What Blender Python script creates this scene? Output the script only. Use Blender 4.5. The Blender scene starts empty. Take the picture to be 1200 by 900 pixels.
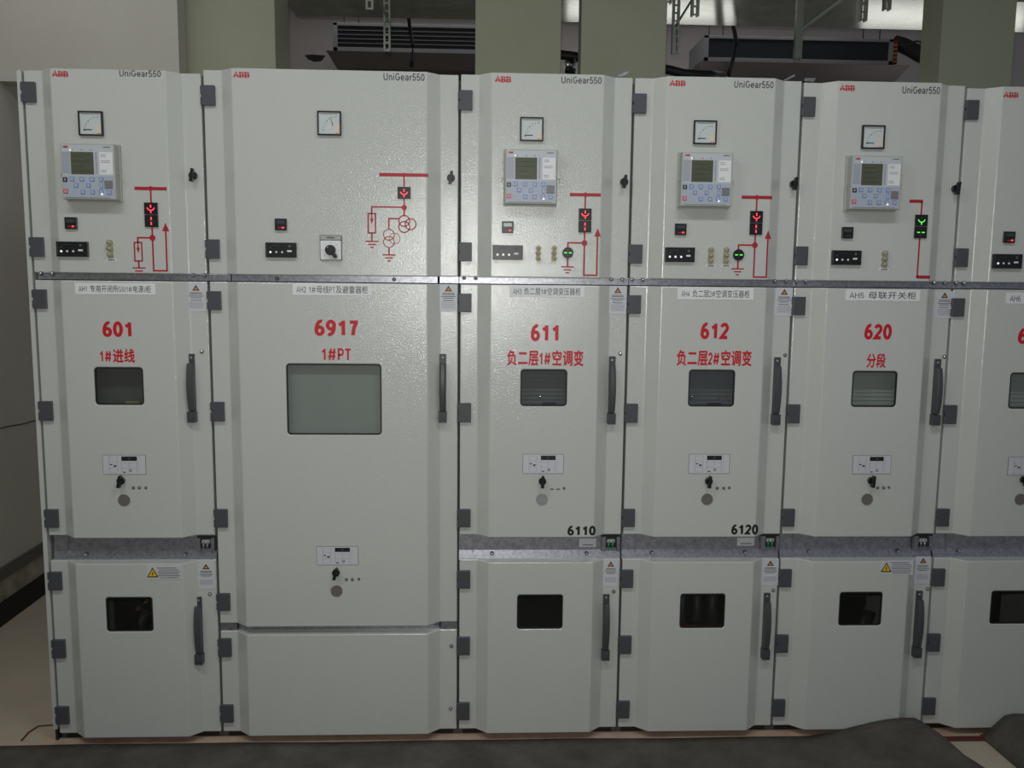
import bpy, bmesh, math, random
from mathutils import Vector, Matrix, Euler

S = bpy.context.scene
COL = S.collection
random.seed(7)

# ------------------------------------------------------------------ camera
FPX = 1030.0
CAM = Vector((1.4124, -2.8981, 1.5962))
ROT = Euler((1.4491, -0.0104, -0.0411), 'XYZ')
cd = bpy.data.cameras.new('camera')
cd.sensor_fit = 'HORIZONTAL'
cd.sensor_width = 36.0
cd.lens = FPX * 36.0 / 1200.0
cd.clip_start = 0.05
cd.clip_end = 60
cam = bpy.data.objects.new('camera', cd)
cam.location = CAM
cam.rotation_euler = ROT
COL.objects.link(cam)
S.camera = cam

# ------------------------------------------------------------------ colour management
S.view_settings.view_transform = 'Standard'
S.view_settings.look = 'None'
S.view_settings.gamma = 1.0
S.view_settings.use_curve_mapping = False
S.view_settings.exposure = -0.20

# ------------------------------------------------------------------ light
W = bpy.data.worlds.new('world')
S.world = W
W.use_nodes = True
bg = W.node_tree.nodes['Background']
bg.inputs[0].default_value = (0.80, 0.88, 1.0, 1)
bg.inputs[1].default_value = 0.24


def lamp(name, typ, loc, target, energy, color=(1, 1, 1), **kw):
    l = bpy.data.lights.new(name, typ)
    l.energy = energy
    l.color = color
    for k, v in kw.items():
        setattr(l, k, v)
    o = bpy.data.objects.new(name, l)
    o.location = loc
    o.rotation_euler = (Vector(target) - Vector(loc)).to_track_quat('-Z', 'Y').to_euler()
    COL.objects.link(o)
    return o


# the camera's own flash, just above the lens
lamp('camera_flash', 'SPOT', (1.395, -2.90, 1.665), (1.52, 0, 1.50), 84, (1.0, 0.99, 0.95),
     spot_size=math.radians(100), spot_blend=1.0, shadow_soft_size=0.018)
# ceiling battens over the aisle
for lx in (0.1, 2.2):
    lamp('ceiling_batten_light', 'AREA', (lx, -1.75, 3.45), (lx, -1.30, 0), 20, (0.92, 0.97, 1.0),
         shape='RECTANGLE', size=1.2, size_y=0.25)
# added fill lamp over the side passage, brightens the left wall
lamp('passage_fill_light', 'AREA', (-0.30, 0.55, 3.50), (-0.60, 0.9, 0), 3.5, (0.98, 0.99, 1.0),
     shape='RECTANGLE', size=0.25, size_y=1.0)
# batten lamps at the back of the room, hidden behind the cabinets, mirrored in the duct
for lx in (2.60, 4.64):
    lamp('rear_batten_light', 'AREA', (lx, 3.32, 2.65), (lx, 2.1, 3.04), 2.0, (1.0, 1.0, 0.96),
         shape='RECTANGLE', size=1.15, size_y=0.14)
lamp('rear_fill_light', 'AREA', (2.0, 3.3, 3.58), (2.0, 3.3, 0), 7, (0.96, 0.98, 1.0),  # added fill lamp, brightens the room behind the row
     shape='RECTANGLE', size=4.0, size_y=0.4)

# ------------------------------------------------------------------ pixel -> place helpers
RM = ROT.to_matrix()


def ray(px, py):
    return RM @ Vector(((px - 600) / FPX, (450 - py) / FPX, -1.0))


def at(px, py, Y=0.0):
    d = ray(px, py)
    return CAM + d * ((Y - CAM.y) / d.y)


def atx(px, py, X):
    d = ray(px, py)
    return CAM + d * ((X - CAM.x) / d.x)


def atz(px, py, Z=0.0):
    d = ray(px, py)
    return CAM + d * ((Z - CAM.z) / d.z)


# ------------------------------------------------------------------ materials
def srgb(r, g, b):
    f = lambda c: (c / 255 / 12.92) if c / 255 <= 0.04045 else ((c / 255 + 0.055) / 1.055) ** 2.4
    return (f(r), f(g), f(b), 1)


def mat(name, col, rough=0.5, metal=0.0, spec=0.5, bump=None, vary=None, emit=None):
    m = bpy.data.materials.new(name)
    m.use_nodes = True
    nt = m.node_tree
    b = nt.nodes['Principled BSDF']
    b.inputs['Base Color'].default_value = col
    b.inputs['Roughness'].default_value = rough
    b.inputs['Metallic'].default_value = metal
    b.inputs['Specular IOR Level'].default_value = spec
    tc = nt.nodes.new('ShaderNodeTexCoord')
    if vary:
        sc, amt, col2 = vary
        n = nt.nodes.new('ShaderNodeTexNoise')
        n.inputs['Scale'].default_value = sc
        n.inputs['Detail'].default_value = 6
        n.inputs['Roughness'].default_value = 0.65
        r = nt.nodes.new('ShaderNodeMapRange')
        r.inputs[1].default_value = 0.5 - amt
        r.inputs[2].default_value = 0.5 + amt
        mx = nt.nodes.new('ShaderNodeMix')
        mx.data_type = 'RGBA'
        mx.inputs[6].default_value = col
        mx.inputs[7].default_value = col2
        nt.links.new(tc.outputs['Object'], n.inputs['Vector'])
        nt.links.new(n.outputs[0], r.inputs[0])
        nt.links.new(r.outputs[0], mx.inputs[0])
        nt.links.new(mx.outputs[2], b.inputs['Base Color'])
    if bump:
        for_n = nt.nodes.new('ShaderNodeTexNoise')
        for_n.inputs['Scale'].default_value = bump[0]
        for_n.inputs['Detail'].default_value = 3
        bp = nt.nodes.new('ShaderNodeBump')
        bp.inputs['Strength'].default_value = bump[1]
        bp.inputs['Distance'].default_value = bump[2]
        nt.links.new(tc.outputs['Object'], for_n.inputs['Vector'])
        nt.links.new(for_n.outputs[0], bp.inputs['Height'])
        nt.links.new(bp.outputs[0], b.inputs['Normal'])
    if emit:
        b.inputs['Emission Color'].default_value = emit[0]
        b.inputs['Emission Strength'].default_value = emit[1]
    return m


M = {}
M['paint'] = mat('cabinet_paint', srgb(206, 207, 200), 0.17, 0, 1.0, bump=(230, 0.9, 0.00085),
                 vary=(2.5, 0.35, srgb(200, 203, 196)))
M['galv'] = mat('galvanised_steel', srgb(182, 182, 188), 0.34, 0.8, bump=(260, 0.4, 0.001),
                vary=(90, 0.2, srgb(140, 140, 148)))
M['duct'] = mat('duct_steel', srgb(186, 190, 172), 0.18, 0.22, 0.8, bump=(2.0, 0.05, 0.004),
                vary=(5, 0.3, srgb(120, 124, 112)))
M['hinge'] = mat('hinge_grey', srgb(78, 78, 84), 0.45)
M['handle'] = mat('handle_grey', srgb(70, 74, 76), 0.4)
M['black'] = mat('black_plastic', srgb(22, 22, 24), 0.35)
M['gasket'] = mat('gasket_and_shade', srgb(30, 32, 32), 0.6)
M['post'] = mat('gap_shade', srgb(84, 82, 86), 0.6)
M['dark'] = mat('dark_interior', srgb(45, 45, 46), 0.8)
M['white'] = mat('white_print', srgb(234, 235, 234), 0.5)
M['sticker'] = mat('sticker_paper', srgb(208, 208, 212), 0.45)
M['ink'] = mat('grey_ink', srgb(95, 95, 100), 0.6)
M['inkblack'] = mat('black_ink', srgb(25, 24, 24), 0.5)
M['inkdark'] = mat('dark_grey_ink', srgb(58, 60, 62), 0.5)
M['red'] = mat('red_lettering', srgb(205, 22, 36), 0.45)
M['mimic'] = mat('mimic_red', srgb(176, 34, 46), 0.45)
M['pink'] = mat('worn_mimic_red', srgb(196, 120, 120), 0.45)
M['yellow'] = mat('warning_yellow', srgb(240, 196, 20), 0.5)
M['orange'] = mat('warning_orange', srgb(214, 140, 60), 0.5)
M['brass'] = mat('brass', srgb(176, 170, 142), 0.45, 0.35)
M['chrome'] = mat('chrome', srgb(210, 210, 212), 0.18, 1.0)
M['disc'] = mat('grey_disc', srgb(112, 106, 102), 0.55)
M['discgap'] = mat('silver_disc', srgb(160, 160, 160), 0.4, 0.3)
M['relay'] = mat('relay_body', srgb(176, 178, 170), 0.45)
M['relayface'] = mat('relay_face', srgb(196, 200, 204), 0.4)
M['relaypad'] = mat('relay_keypad', srgb(176, 184, 196), 0.4)
M['relaycol'] = mat('relay_side_strip', srgb(168, 172, 182), 0.4)
M['lcd'] = mat('lcd_green', srgb(88, 92, 72), 0.25)
M['blue'] = mat('blue_key', srgb(84, 132, 205), 0.4)
M['keygreen'] = mat('dark_key', srgb(20, 45, 42), 0.4)
M['keyred'] = mat('red_key', srgb(205, 60, 75), 0.4)
M['port'] = mat('port_grey', srgb(128, 124, 128), 0.4)
M['dialcream'] = mat('dial_cream', srgb(224, 210, 190), 0.5)
M['dial'] = mat('dial_white', srgb(205, 212, 210), 0.35)
M['minilcd'] = mat('counter_window', srgb(60, 66, 70), 0.3)
M['lcdpale'] = mat('counter_window_pale', srgb(180, 190, 190), 0.3)
M['ledred'] = mat('led_red', srgb(255, 40, 50), 0.4, emit=((1.0, 0.06, 0.09, 1), 1.6))
M['ledreddim'] = mat('led_red_dim', srgb(120, 20, 30), 0.4, emit=((1.0, 0.05, 0.08, 1), 0.12))
M['ledgreen'] = mat('led_green', srgb(60, 230, 60), 0.4, emit=((0.15, 0.9, 0.12, 1), 0.9))
M['ledwhite'] = mat('led_white', srgb(240, 240, 240), 0.3, emit=((1, 0.97, 0.93, 1), 0.7))
M['seglow'] = mat('segment_off', srgb(70, 84, 84), 0.4)
M['green'] = mat('latch_green', srgb(50, 120, 90), 0.5)
M['plate_d'] = mat('inner_plate_dark', srgb(94, 96, 95), 0.5)
M['plate_m'] = mat('inner_plate_grey', srgb(102, 104, 106), 0.45)
M['plate_l'] = mat('inner_plate_light', srgb(172, 178, 173), 0.4, vary=(14, 0.25, srgb(164, 170, 166)))
M['cable'] = mat('black_cable', srgb(60, 62, 62), 0.5)
M['copper'] = mat('copper', srgb(190, 130, 100), 0.35, 0.6)
M['column'] = mat('painted_concrete', srgb(172, 175, 152), 0.75, vary=(2.2, 0.3, srgb(160, 164, 138)), bump=(60, 0.2, 0.004))
M['wall'] = mat('grey_plaster', srgb(204, 201, 190), 0.85, vary=(1.6, 0.3, srgb(194, 190, 180)), bump=(40, 0.2, 0.004))
M['wallb'] = mat('back_plaster', srgb(205, 198, 196), 0.85, vary=(1.2, 0.3, srgb(196, 189, 187)))
M['rough'] = mat('scuffed_plaster', srgb(180, 175, 162), 0.9, vary=(5, 0.12, srgb(120, 112, 102)), bump=(30, 0.4, 0.01))
M['band'] = mat('grey_band', srgb(104, 101, 96), 0.7)
M['base'] = mat('black_skirting', srgb(24, 22, 22), 0.6)
M['floor'] = mat('trowelled_floor', srgb(192, 179, 158), 0.6, vary=(3.0, 0.25, srgb(172, 160, 142)), bump=(25, 0.2, 0.004))
M['strip'] = mat('threshold', srgb(200, 180, 155), 0.6, vary=(9, 0.2, srgb(178, 142, 122)))
M['redline'] = mat('red_channel', srgb(96, 40, 36), 0.7)
M['mat'] = mat('rubber_mat', srgb(92, 87, 80), 0.8, vary=(6, 0.16, srgb(64, 62, 57)), bump=(55, 0.8, 0.006))
M['acdark'] = mat('fan_coil_black', srgb(34, 36, 44), 0.5)
M['accase'] = mat('fan_coil_casing', srgb(150, 150, 152), 0.45, 0.2)
M['actray'] = mat('drip_tray', srgb(128, 120, 118), 0.5, 0.2)
M['hose'] = mat('black_hose', srgb(30, 30, 34), 0.5)
M['strut'] = mat('strut_channel', srgb(140, 146, 134), 0.4, 0.5)
M['slot'] = mat('strut_slot', srgb(40, 42, 40), 0.8)
M['pipe'] = mat('red_pipe', srgb(120, 40, 40), 0.5)


def glass():
    m = bpy.data.materials.new('window_glass')
    m.use_nodes = True
    nt = m.node_tree
    nt.nodes.remove(nt.nodes['Principled BSDF'])
    out = nt.nodes['Material Output']
    t = nt.nodes.new('ShaderNodeBsdfTransparent')
    t.inputs[0].default_value = (0.88, 0.89, 0.87, 1)
    g = nt.nodes.new('ShaderNodeBsdfGlossy')
    g.inputs[0].default_value = (1, 1, 1, 1)
    g.inputs['Roughness'].default_value = 0.04
    mx = nt.nodes.new('ShaderNodeMixShader')
    mx.inputs[0].default_value = 0.05
    nt.links.new(t.outputs[0], mx.inputs[1])
    nt.links.new(g.outputs[0], mx.inputs[2])
    nt.links.new(mx.outputs[0], out.inputs[0])
    return m


M['glass'] = glass()


# ------------------------------------------------------------------ mesh builder
class MB:
    """Collects shapes; build() links them as ONE mesh object."""

    def __init__(s):
        s.v = []
        s.f = []
        s.mi = []
        s.mats = []

    def m(s, name):
        if name not in s.mats:
            s.mats.append(name)
        return s.mats.index(name)

    def add(s, vs, fs, m):
        k = len(s.v)
        s.v += [tuple(v) for v in vs]
        mi = s.m(m)
        for f in fs:
            s.f.append([i + k for i in f])
            s.mi.append(mi)

    def box(s, x0, x1, y0, y1, z0, z1, m):
        vs = [(x, y, z) for x in (x0, x1) for y in (y0, y1) for z in (z0, z1)]
        s.add(vs, [(0, 1, 3, 2), (4, 6, 7, 5), (0, 4, 5, 1), (2, 3, 7, 6), (0, 2, 6, 4), (1, 5, 7, 3)], m)

    def prism(s, pts, y0, y1, m):
        """polygon of (x,z) points extruded from y0 (front) to y1"""
        n = len(pts)
        vs = [(x, y0, z) for x, z in pts] + [(x, y1, z) for x, z in pts]
        fs = [list(range(n)), list(range(2 * n - 1, n - 1, -1))]
        fs += [(i, i + n, (i + 1) % n + n, (i + 1) % n) for i in range(n)]
        s.add(vs, fs, m)

    def disc(s, cx, cz, r, y0, y1, m, n=24, rx=None):
        s.prism([(cx + (rx or r) * math.cos(2 * math.pi * i / n), cz + r * math.sin(2 * math.pi * i / n)) for i in range(n)], y0, y1, m)

    def ring(s, cx, cz, r0, r1, y0, y1, m, n=28, a0=0.0, a1=2 * math.pi):
        full = abs(a1 - a0 - 2 * math.pi) < 1e-6
        k = n if full else n + 1
        vs = []
        for i in range(k):
            a = a0 + (a1 - a0) * i / n
            c, q = math.cos(a), math.sin(a)
            for r, y in ((r0, y0), (r1, y0), (r1, y1), (r0, y1)):
                vs.append((cx + r * c, y, cz + r * q))
        fs = []
        for i in range(n):
            a, b = 4 * i, 4 * ((i + 1) % k)
            for j in range(4):
                fs.append((a + j, a + (j + 1) % 4, b + (j + 1) % 4, b + j))
        if not full:
            fs += [(0, 1, 2, 3), (4 * n + 3, 4 * n + 2, 4 * n + 1, 4 * n)]
        s.add(vs, fs, m)

    def dome(s, cx, cz, r, y0, h, m, n=16):
        """rounded head facing the viewer (-Y)"""
        vs = []
        R = 4
        for j in range(R):
            a = j / R * math.pi / 2
            for i in range(n):
                t = 2 * math.pi * i / n
                vs.append((cx + r * math.cos(a) * math.cos(t), y0 - h * math.sin(a), cz + r * math.cos(a) * math.sin(t)))
        vs.append((cx, y0 - h, cz))
        fs = [(j * n + i, j * n + (i + 1) % n, (j + 1) * n + (i + 1) % n, (j + 1) * n + i) for j in range(R - 1) for i in range(n)]
        fs += [((R - 1) * n + i, (R - 1) * n + (i + 1) % n, R * n) for i in range(n)]
        s.add(vs, fs, m)

    def tube(s, pts, r, m, n=10):
        pts = [Vector(p) for p in pts]
        vs = []
        for i, p in enumerate(pts):
            d = (pts[min(i + 1, len(pts) - 1)] - pts[max(i - 1, 0)]).normalized()
            u = d.cross(Vector((0, 0, 1)))
            if u.length < 1e-3:
                u = d.cross(Vector((0, 1, 0)))
            u.normalize()
            w = d.cross(u)
            for k in range(n):
                a = 2 * math.pi * k / n
                vs.append(p + (u * math.cos(a) + w * math.sin(a)) * r)
        fs = [(i * n + k, i * n + (k + 1) % n, (i + 1) * n + (k + 1) % n, (i + 1) * n + k) for i in range(len(pts) - 1) for k in range(n)]
        fs += [list(range(n)), list(range((len(pts) - 1) * n, len(pts) * n))]
        s.add(vs, fs, m)

    def build(s, name, parent=None, bevel=0.0, smooth=False, seg=2):
        me = bpy.data.meshes.new(name)
        me.from_pydata(s.v, [], s.f)
        for mm in s.mats:
            me.materials.append(M[mm])
        me.polygons.foreach_set('material_index', s.mi)
        bm = bmesh.new()
        bm.from_mesh(me)
        bmesh.ops.recalc_face_normals(bm, faces=bm.faces)
        bm.to_mesh(me)
        bm.free()
        me.update()
        o = bpy.data.objects.new(name, me)
        COL.objects.link(o)
        link_parent(o, parent)
        if smooth:
            for p in me.polygons:
                p.use_smooth = True
        if bevel:
            b = o.modifiers.new('bevel', 'BEVEL')
            b.width = bevel
            b.segments = seg
            b.limit_method = 'ANGLE'
            b.angle_limit = math.radians(28)
        return o


def root_origin(o):
    return o['_org'] if '_org' in o else (0, 0, 0)


ORG = {}


def link_parent(o, parent):
    """mesh data is in world coordinates: shift it to its thing's origin"""
    if parent is None:
        return
    org = ORG.get(parent.name, Vector((0, 0, 0)))
    ORG[o.name] = org
    o.data.transform(Matrix.Translation(-org))
    o.parent = parent


def thing(name, label, cat, loc, group=None):
    o = bpy.data.objects.new(name, None)
    o.empty_display_size = 0.1
    COL.objects.link(o)
    o.location = loc
    ORG[o.name] = Vector(loc)
    o['label'] = label
    o['category'] = cat
    if group:
        o['group'] = group
    return o


def tag(o, label, cat, group=None):
    o['label'] = label
    o['category'] = cat
    if group:
        o['group'] = group
    return o


def struct(o, label=None):
    o['kind'] = 'structure'
    if label:
        o['label'] = label
    return o


# ------------------------------------------------------------------ lettering
def arc(cx, cy, rx, ry, a0, a1, n=14):
    return [(cx + rx * math.cos(math.radians(a0 + (a1 - a0) * i / n)), cy + ry * math.sin(math.radians(a0 + (a1 - a0) * i / n))) for i in range(n + 1)]


# strokes in a cell where capitals are 1 high; each glyph: (advance, [polylines])
GL = {
    '0': (0.62, [arc(.27, .5, .22, .45, 90, 450, 26)]),
    '1': (0.62, [[(.34, 0), (.34, 1.0)], [(.34, .84), (.07, .70)]]),
    '2': (0.62, [arc(.27, .70, .21, .25, 165, -25, 12) + [(.06, .06), (.50, .06)]]),
    '3': (0.62, [arc(.26, .72, .19, .22, 160, -80, 12), arc(.26, .28, .22, .24, 85, -160, 14)]),
    '4': (0.62, [[(.38, 0), (.38, .95), (.04, .28), (.54, .28)]]),
    '5': (0.62, [[(.48, .95), (.13, .95), (.08, .50)] + arc(.27, .31, .23, .26, 140, -160, 16)]),
    '6': (0.62, [arc(.27, .30, .21, .25, 0, 360, 22), arc(.36, .32, .30, .63, 178, 75, 12)]),
    '7': (0.62, [[(.03, .90), (.55, .90)], [(.47, .92), (.29, .50), (.22, 0)]]),
    '9': (0.62, [arc(.27, .68, .21, .26, 0, 360, 22), arc(.18, .66, .30, .62, -2, -108, 12)]),
    'A': (0.74, [[(.02, 0), (.35, 1), (.68, 0)], [(.15, .32), (.55, .32)]]),
    'B': (0.70, [[(.10, .05), (.10, .95), (.38, .95)] + arc(.38, .73, .18, .22, 90, -90, 8) + [(.10, .51), (.40, .51)] + arc(.40, .28, .2, .23, 90, -90, 8) + [(.10, .05)]]),
    'P': (0.68, [[(.10, 0), (.10, .95), (.36, .95)] + arc(.36, .70, .2, .25, 90, -90, 8) + [(.10, .45)]]),
    'T': (0.66, [[(.02, .94), (.60, .94)], [(.31, 0), (.31, .94)]]),
    'H': (0.76, [[(.09, 0), (.09, 1)], [(.62, 0), (.62, 1)], [(.09, .52), (.62, .52)]]),
    'U': (0.78, [[(.09, 1), (.09, .32)] + arc(.35, .32, .26, .28, 180, 360, 12) + [(.61, 1)]]),
    'G': (0.82, [arc(.38, .5, .31, .45, 48, 330, 22) + [(.68, .46), (.42, .46)]]),
    'n': (0.62, [[(.09, 0), (.09, .70)], [(.09, .45)] + arc(.29, .45, .20, .22, 160, 0, 10) + [(.49, 0)]]),
    'i': (0.30, [[(.12, 0), (.12, .70)], [(.12, .86), (.12, 1)]]),
    'e': (0.62, [[(.07, .36), (.49, .36)] + arc(.28, .36, .22, .32, 0, 320, 18)]),
    'a': (0.62, [arc(.27, .50, .19, .18, 160, 0, 8) + [(.46, 0)], [(.46, .40), (.25, .37)] + arc(.22, .21, .15, .16, 100, 270, 8) + [(.30, .05), (.46, .20)]]),
    'r': (0.42, [[(.09, 0), (.09, .70)], [(.09, .42), (.20, .63), (.36, .66)]]),
    '#': (0.90, [[(.14, 0), (.30, 1)], [(.50, 0), (.66, 1)], [(.0, .32), (.74, .32)], [(.05, .68), (.79, .68)]]),
    '(': (0.36, [arc(.42, .45, .30, .62, 130, 230, 8)]),
    ')': (0.40, [arc(-.02, .45, .30, .62, -50, 50, 8)]),
}


def ribbon(pts, w):
    """quads along a polyline, mitred"""
    P = [Vector((p[0], p[1])) for p in pts]
    q = [P[0]]
    for p in P[1:]:
        if (p - q[-1]).length > 1e-4:
            q.append(p)
    P = q
    closed = (P[0] - P[-1]).length < 1e-3
    out = []
    n = len(P)
    for i in range(n):
        if closed and i in (0, n - 1):
            a, b, c = P[-2], P[0], P[1]
        else:
            a, b, c = P[max(i - 1, 0)], P[i], P[min(i + 1, n - 1)]
        d1 = (b - a).normalized() if (b - a).length > 1e-6 else (c - b).normalized()
        d2 = (c - b).normalized() if (c - b).length > 1e-6 else d1
        n1, n2 = Vector((-d1.y, d1.x)), Vector((-d2.y, d2.x))
        mm = (n1 + n2)
        mm = mm.normalized() if mm.length > 1e-3 else n1
        k = w / 2 / max(mm.dot(n1), 0.45)
        out.append((b + mm * k, b - mm * k))
    vs = [v for pr in out for v in pr]
    fs = [(2 * i, 2 * i + 1, 2 * i + 3, 2 * i + 2) for i in range(n - 1)]
    return vs, fs


CJK = {}


def cjk(ch):
    if ch not in CJK:
        cu = bpy.data.curves.new('glyph', 'FONT')
        cu.body = ch
        cu.size = 1.0
        cu.resolution_u = 2
        ob = bpy.data.objects.new('glyph', cu)
        COL.objects.link(ob)
        bpy.context.view_layer.update()
        dg = bpy.context.evaluated_depsgraph_get()
        me = bpy.data.meshes.new_from_object(ob.evaluated_get(dg))
        vs = [(v.co.x, v.co.y) for v in me.vertices]
        fs = [list(p.vertices) for p in me.polygons]
        bpy.data.objects.remove(ob)
        bpy.data.curves.remove(cu)
        bpy.data.meshes.remove(me)
        CJK[ch] = (vs, fs)
    return CJK[ch]


def compose(text, wt, bold):
    """list of (verts2d, faces) with capitals 1 high"""
    out = []
    x = 0
    for ch in text:
        if ch == ' ':
            x += 0.5
        elif ch in GL:
            adv, strokes = GL[ch]
            for st in strokes:
                vs, fs = ribbon(st, wt)
                out.append(([(v[0] + x, v[1]) for v in vs], fs))
            x += adv + wt * 0.45
        else:
            vs, fs = cjk(ch)
            k = 1.42
            for dx, dy in (((0, 0),) if not bold else ((-bold, 0), (bold, 0), (0, bold), (0, -bold))):
                out.append(([(v[0] * k + x + dx, v[1] * k + 0.02 + dy) for v in vs], fs))
            x += 1.46
    return out


def text_mesh(mb, text, px0, py0, px1, py1, Y, m, wt=0.16, bold=0.0, bars=False, off=0.0006):
    """lay text into the rectangle between two pixels on plane Y"""
    a = at(px0, (py0 + py1) / 2, Y)
    b = at(px1, (py0 + py1) / 2, Y)
    t = at((px0 + px1) / 2, py0, Y)
    u = at((px0 + px1) / 2, py1, Y)
    text_at(mb, text, a.x, b.x, u.z, t.z, Y, m, wt, bold, off)


def text_at(mb, text, x0, x1, z0, z1, Y, m, wt=0.16, bold=0.0, off=0.0006):
    parts = compose(text, wt, bold)
    xs = [v[0] for p in parts for v in p[0]]
    zs = [v[1] for p in parts for v in p[0]]
    ax, bx, az, bz = min(xs), max(xs), min(zs), max(zs)
    sx, sz = (x1 - x0) / (bx - ax), (z1 - z0) / (bz - az)
    for i, (vs, fs) in enumerate(parts):
        yy = Y - off - (i % 4) * 0.00005
        mb.add([(x0 + (v[0] - ax) * sx, yy, z0 + (v[1] - az) * sz) for v in vs], fs, m)


# ------------------------------------------------------------------ geometry of the row
MX = 0.058      # flat margin
BV = 0.040      # bevel width
D = 0.035       # how far the door middle stands out
F = -D          # plane of the raised door middle
XL = [0.0, 0.5530, 1.3629, 1.9210, 2.4717, 3.0129, 3.5650]
DT = [-.009, .003, .005, .005, .001, -.006]
ZT, ZU, ZM, ZB = 2.2279, 1.5936, 0.7263, 0.030
ZMT = at(540, 333, 0).z          # top of the middle doors
ZLT = at(540, 655.5, 0).z        # top of the lower doors
GAP = 0.008


def rrect(x0, x1, z0, z1, r, n=5):
    pts = []
    for cx, cz, a in ((x1 - r, z1 - r, 0), (x0 + r, z1 - r, 90), (x0 + r, z0 + r, 180), (x1 - r, z0 + r, 270)):
        for i in range(n + 1):
            t = math.radians(a + 90 * i / n)
            pts.append((cx + r * math.cos(t), cz + r * math.sin(t)))
    return pts


def pxrect(px0, py0, px1, py1, Y):
    cx, cy = (px0 + px1) / 2, (py0 + py1) / 2
    return at(px0, cy, Y).x, at(px1, cy, Y).x, at(cx, py1, Y).z, at(cx, py0, Y).z


def door(name, parent, x0, x1, z0, z1, hole=None):
    """pressed sheet door: flat margins, sloping flanks, raised middle, optional window opening"""
    prof = [(x0, .022), (x0, 0), (x0 + MX, 0), (x0 + MX + BV, F), (x1 - MX - BV, F), (x1 - MX, 0), (x1, 0), (x1, .022)]
    bm = bmesh.new()
    lo = [bm.verts.new((x, y, z0)) for x, y in prof]
    hi = [bm.verts.new((x, y, z1)) for x, y in prof]
    for i in range(len(prof) - 1):
        if i == 3 and hole:
            continue
        bm.faces.new((lo[i], lo[i + 1], hi[i + 1], hi[i]))
    bm.faces.new(lo)
    bm.faces.new(list(reversed(hi)))
    if hole:
        h = [bm.verts.new((x, F, z)) for x, z in hole]
        h2 = [bm.verts.new((x, F + .006, z)) for x, z in hole]
        n = len(h)
        ed = []
        for a, b in ((lo[3], lo[4]), (lo[4], hi[4]), (hi[4], hi[3]), (hi[3], lo[3])):
            ed.append(bm.edges.get((a, b)) or bm.edges.new((a, b)))
        for i in range(n):
            ed.append(bm.edges.new((h[i], h[(i + 1) % n])))
        bmesh.ops.triangle_fill(bm, edges=ed, use_beauty=True)
        for i in range(n):
            bm.faces.new((h[i], h[(i + 1) % n], h2[(i + 1) % n], h2[i]))
    bmesh.ops.recalc_face_normals(bm, faces=bm.faces)
    me = bpy.data.meshes.new(name)
    bm.to_mesh(me)
    bm.free()
    me.materials.append(M['paint'])
    o = bpy.data.objects.new(name, me)
    COL.objects.link(o)
    link_parent(o, parent)
    b = o.modifiers.new('bevel', 'BEVEL')
    b.width = 0.003
    b.segments = 2
    b.limit_method = 'ANGLE'
    b.angle_limit = math.radians(30)
    return o


def window(parent, rect, r=0.012, inner=True):
    """dark gasket ring and glass pane set into the door opening"""
    x0, x1, z0, z1 = rect
    mb = MB()
    outer = rrect(x0, x1, z0, z1, r)
    g = 0.004
    innr = rrect(x0 + g, x1 - g, z0 + g, z1 - g, max(r - g, .004))
    n = len(outer)
    vs = [(x, F + .0015, z) for x, z in outer] + [(x, F + .0015, z) for x, z in innr] + \
         [(x, F + .008, z) for x, z in outer] + [(x, F + .008, z) for x, z in innr]
    fs = []
    for i in range(n):
        j = (i + 1) % n
        fs += [(i, j, n + j, n + i), (n + i, n + j, 3 * n + j, 3 * n + i), (i, 2 * n + i, 2 * n + j, j)]
    mb.add(vs, fs, 'gasket')
    mb.build('window_gasket', parent)
    mb = MB()
    mb.prism(innr, F + .004, F + .007, 'glass')
    mb.build('window_pane', parent)


def hinge(parent, x, z0, z1, w=0.037):
    mb = MB()
    mb.box(x - 0.004, x + w, -.011, 0.001, z0, z1, 'hinge')
    mb.tube([(x - .004, -.006, z0 + .001), (x - .004, -.006, z0 + (z1 - z0) * .42)], .005, 'hinge')
    mb.tube([(x - .004, -.006, z0 + (z1 - z0) * .58), (x - .004, -.006, z1 - .001)], .005, 'hinge')
    mb.build('hinge', parent, bevel=.0012)


def handle(parent, x, z0, z1):
    """swing lever: slotted tab on top, bowed grip, lock block below"""
    L = z1 - z0
    h = bpy.data.objects
    mb = MB()
    mb.box(x - .011, x + .011, -.006, .001, z0 + .02, z1, 'handle')          # back plate
    mb.dome(x, z1 - .013, .005, -.006, .002, 'galv', 10)
    plate = mb.build('handle', parent, bevel=.002)
    mb = MB()                                                                # bowed grip
    n = 14
    prof = []
    for i in range(n + 1):
        t = i / n
        z = z0 + .040 + (L - .070) * t
        out = .017 + .016 * math.sin(math.pi * (0.12 + 0.80 * t)) ** 0.7
        w = .0095 + .0015 * math.sin(math.pi * t)
        prof.append((z, out, w))
    vs, fs = [], []
    for z, out, w in prof:
        yb = -.004
        for dx, y in ((-w, yb), (-w, -out + .004), (-w * .55, -out), (w * .55, -out), (w, -out + .004), (w, yb)):
            vs.append((x + dx, y, z))
    for i in range(n):
        for k in range(6):
            fs.append((6 * i + k, 6 * i + (k + 1) % 6, 6 * i + 6 + (k + 1) % 6, 6 * i + 6 + k))
    fs += [tuple(range(6)), tuple(range(6 * n, 6 * n + 6))]
    mb.add(vs, fs, 'handle')
    mb.box(x - .0135, x + .0135, -.024, .001, z0, z0 + .036, 'handle')       # lock block
    mb.disc(x, z0 + .018, .0085, -.027, -.023, 'handle', 18)
    mb.disc(x, z0 + .018, .0030, -.0285, -.026, 'hinge', 12)
    mb.build('handle_lever', parent, bevel=.0018)


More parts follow.
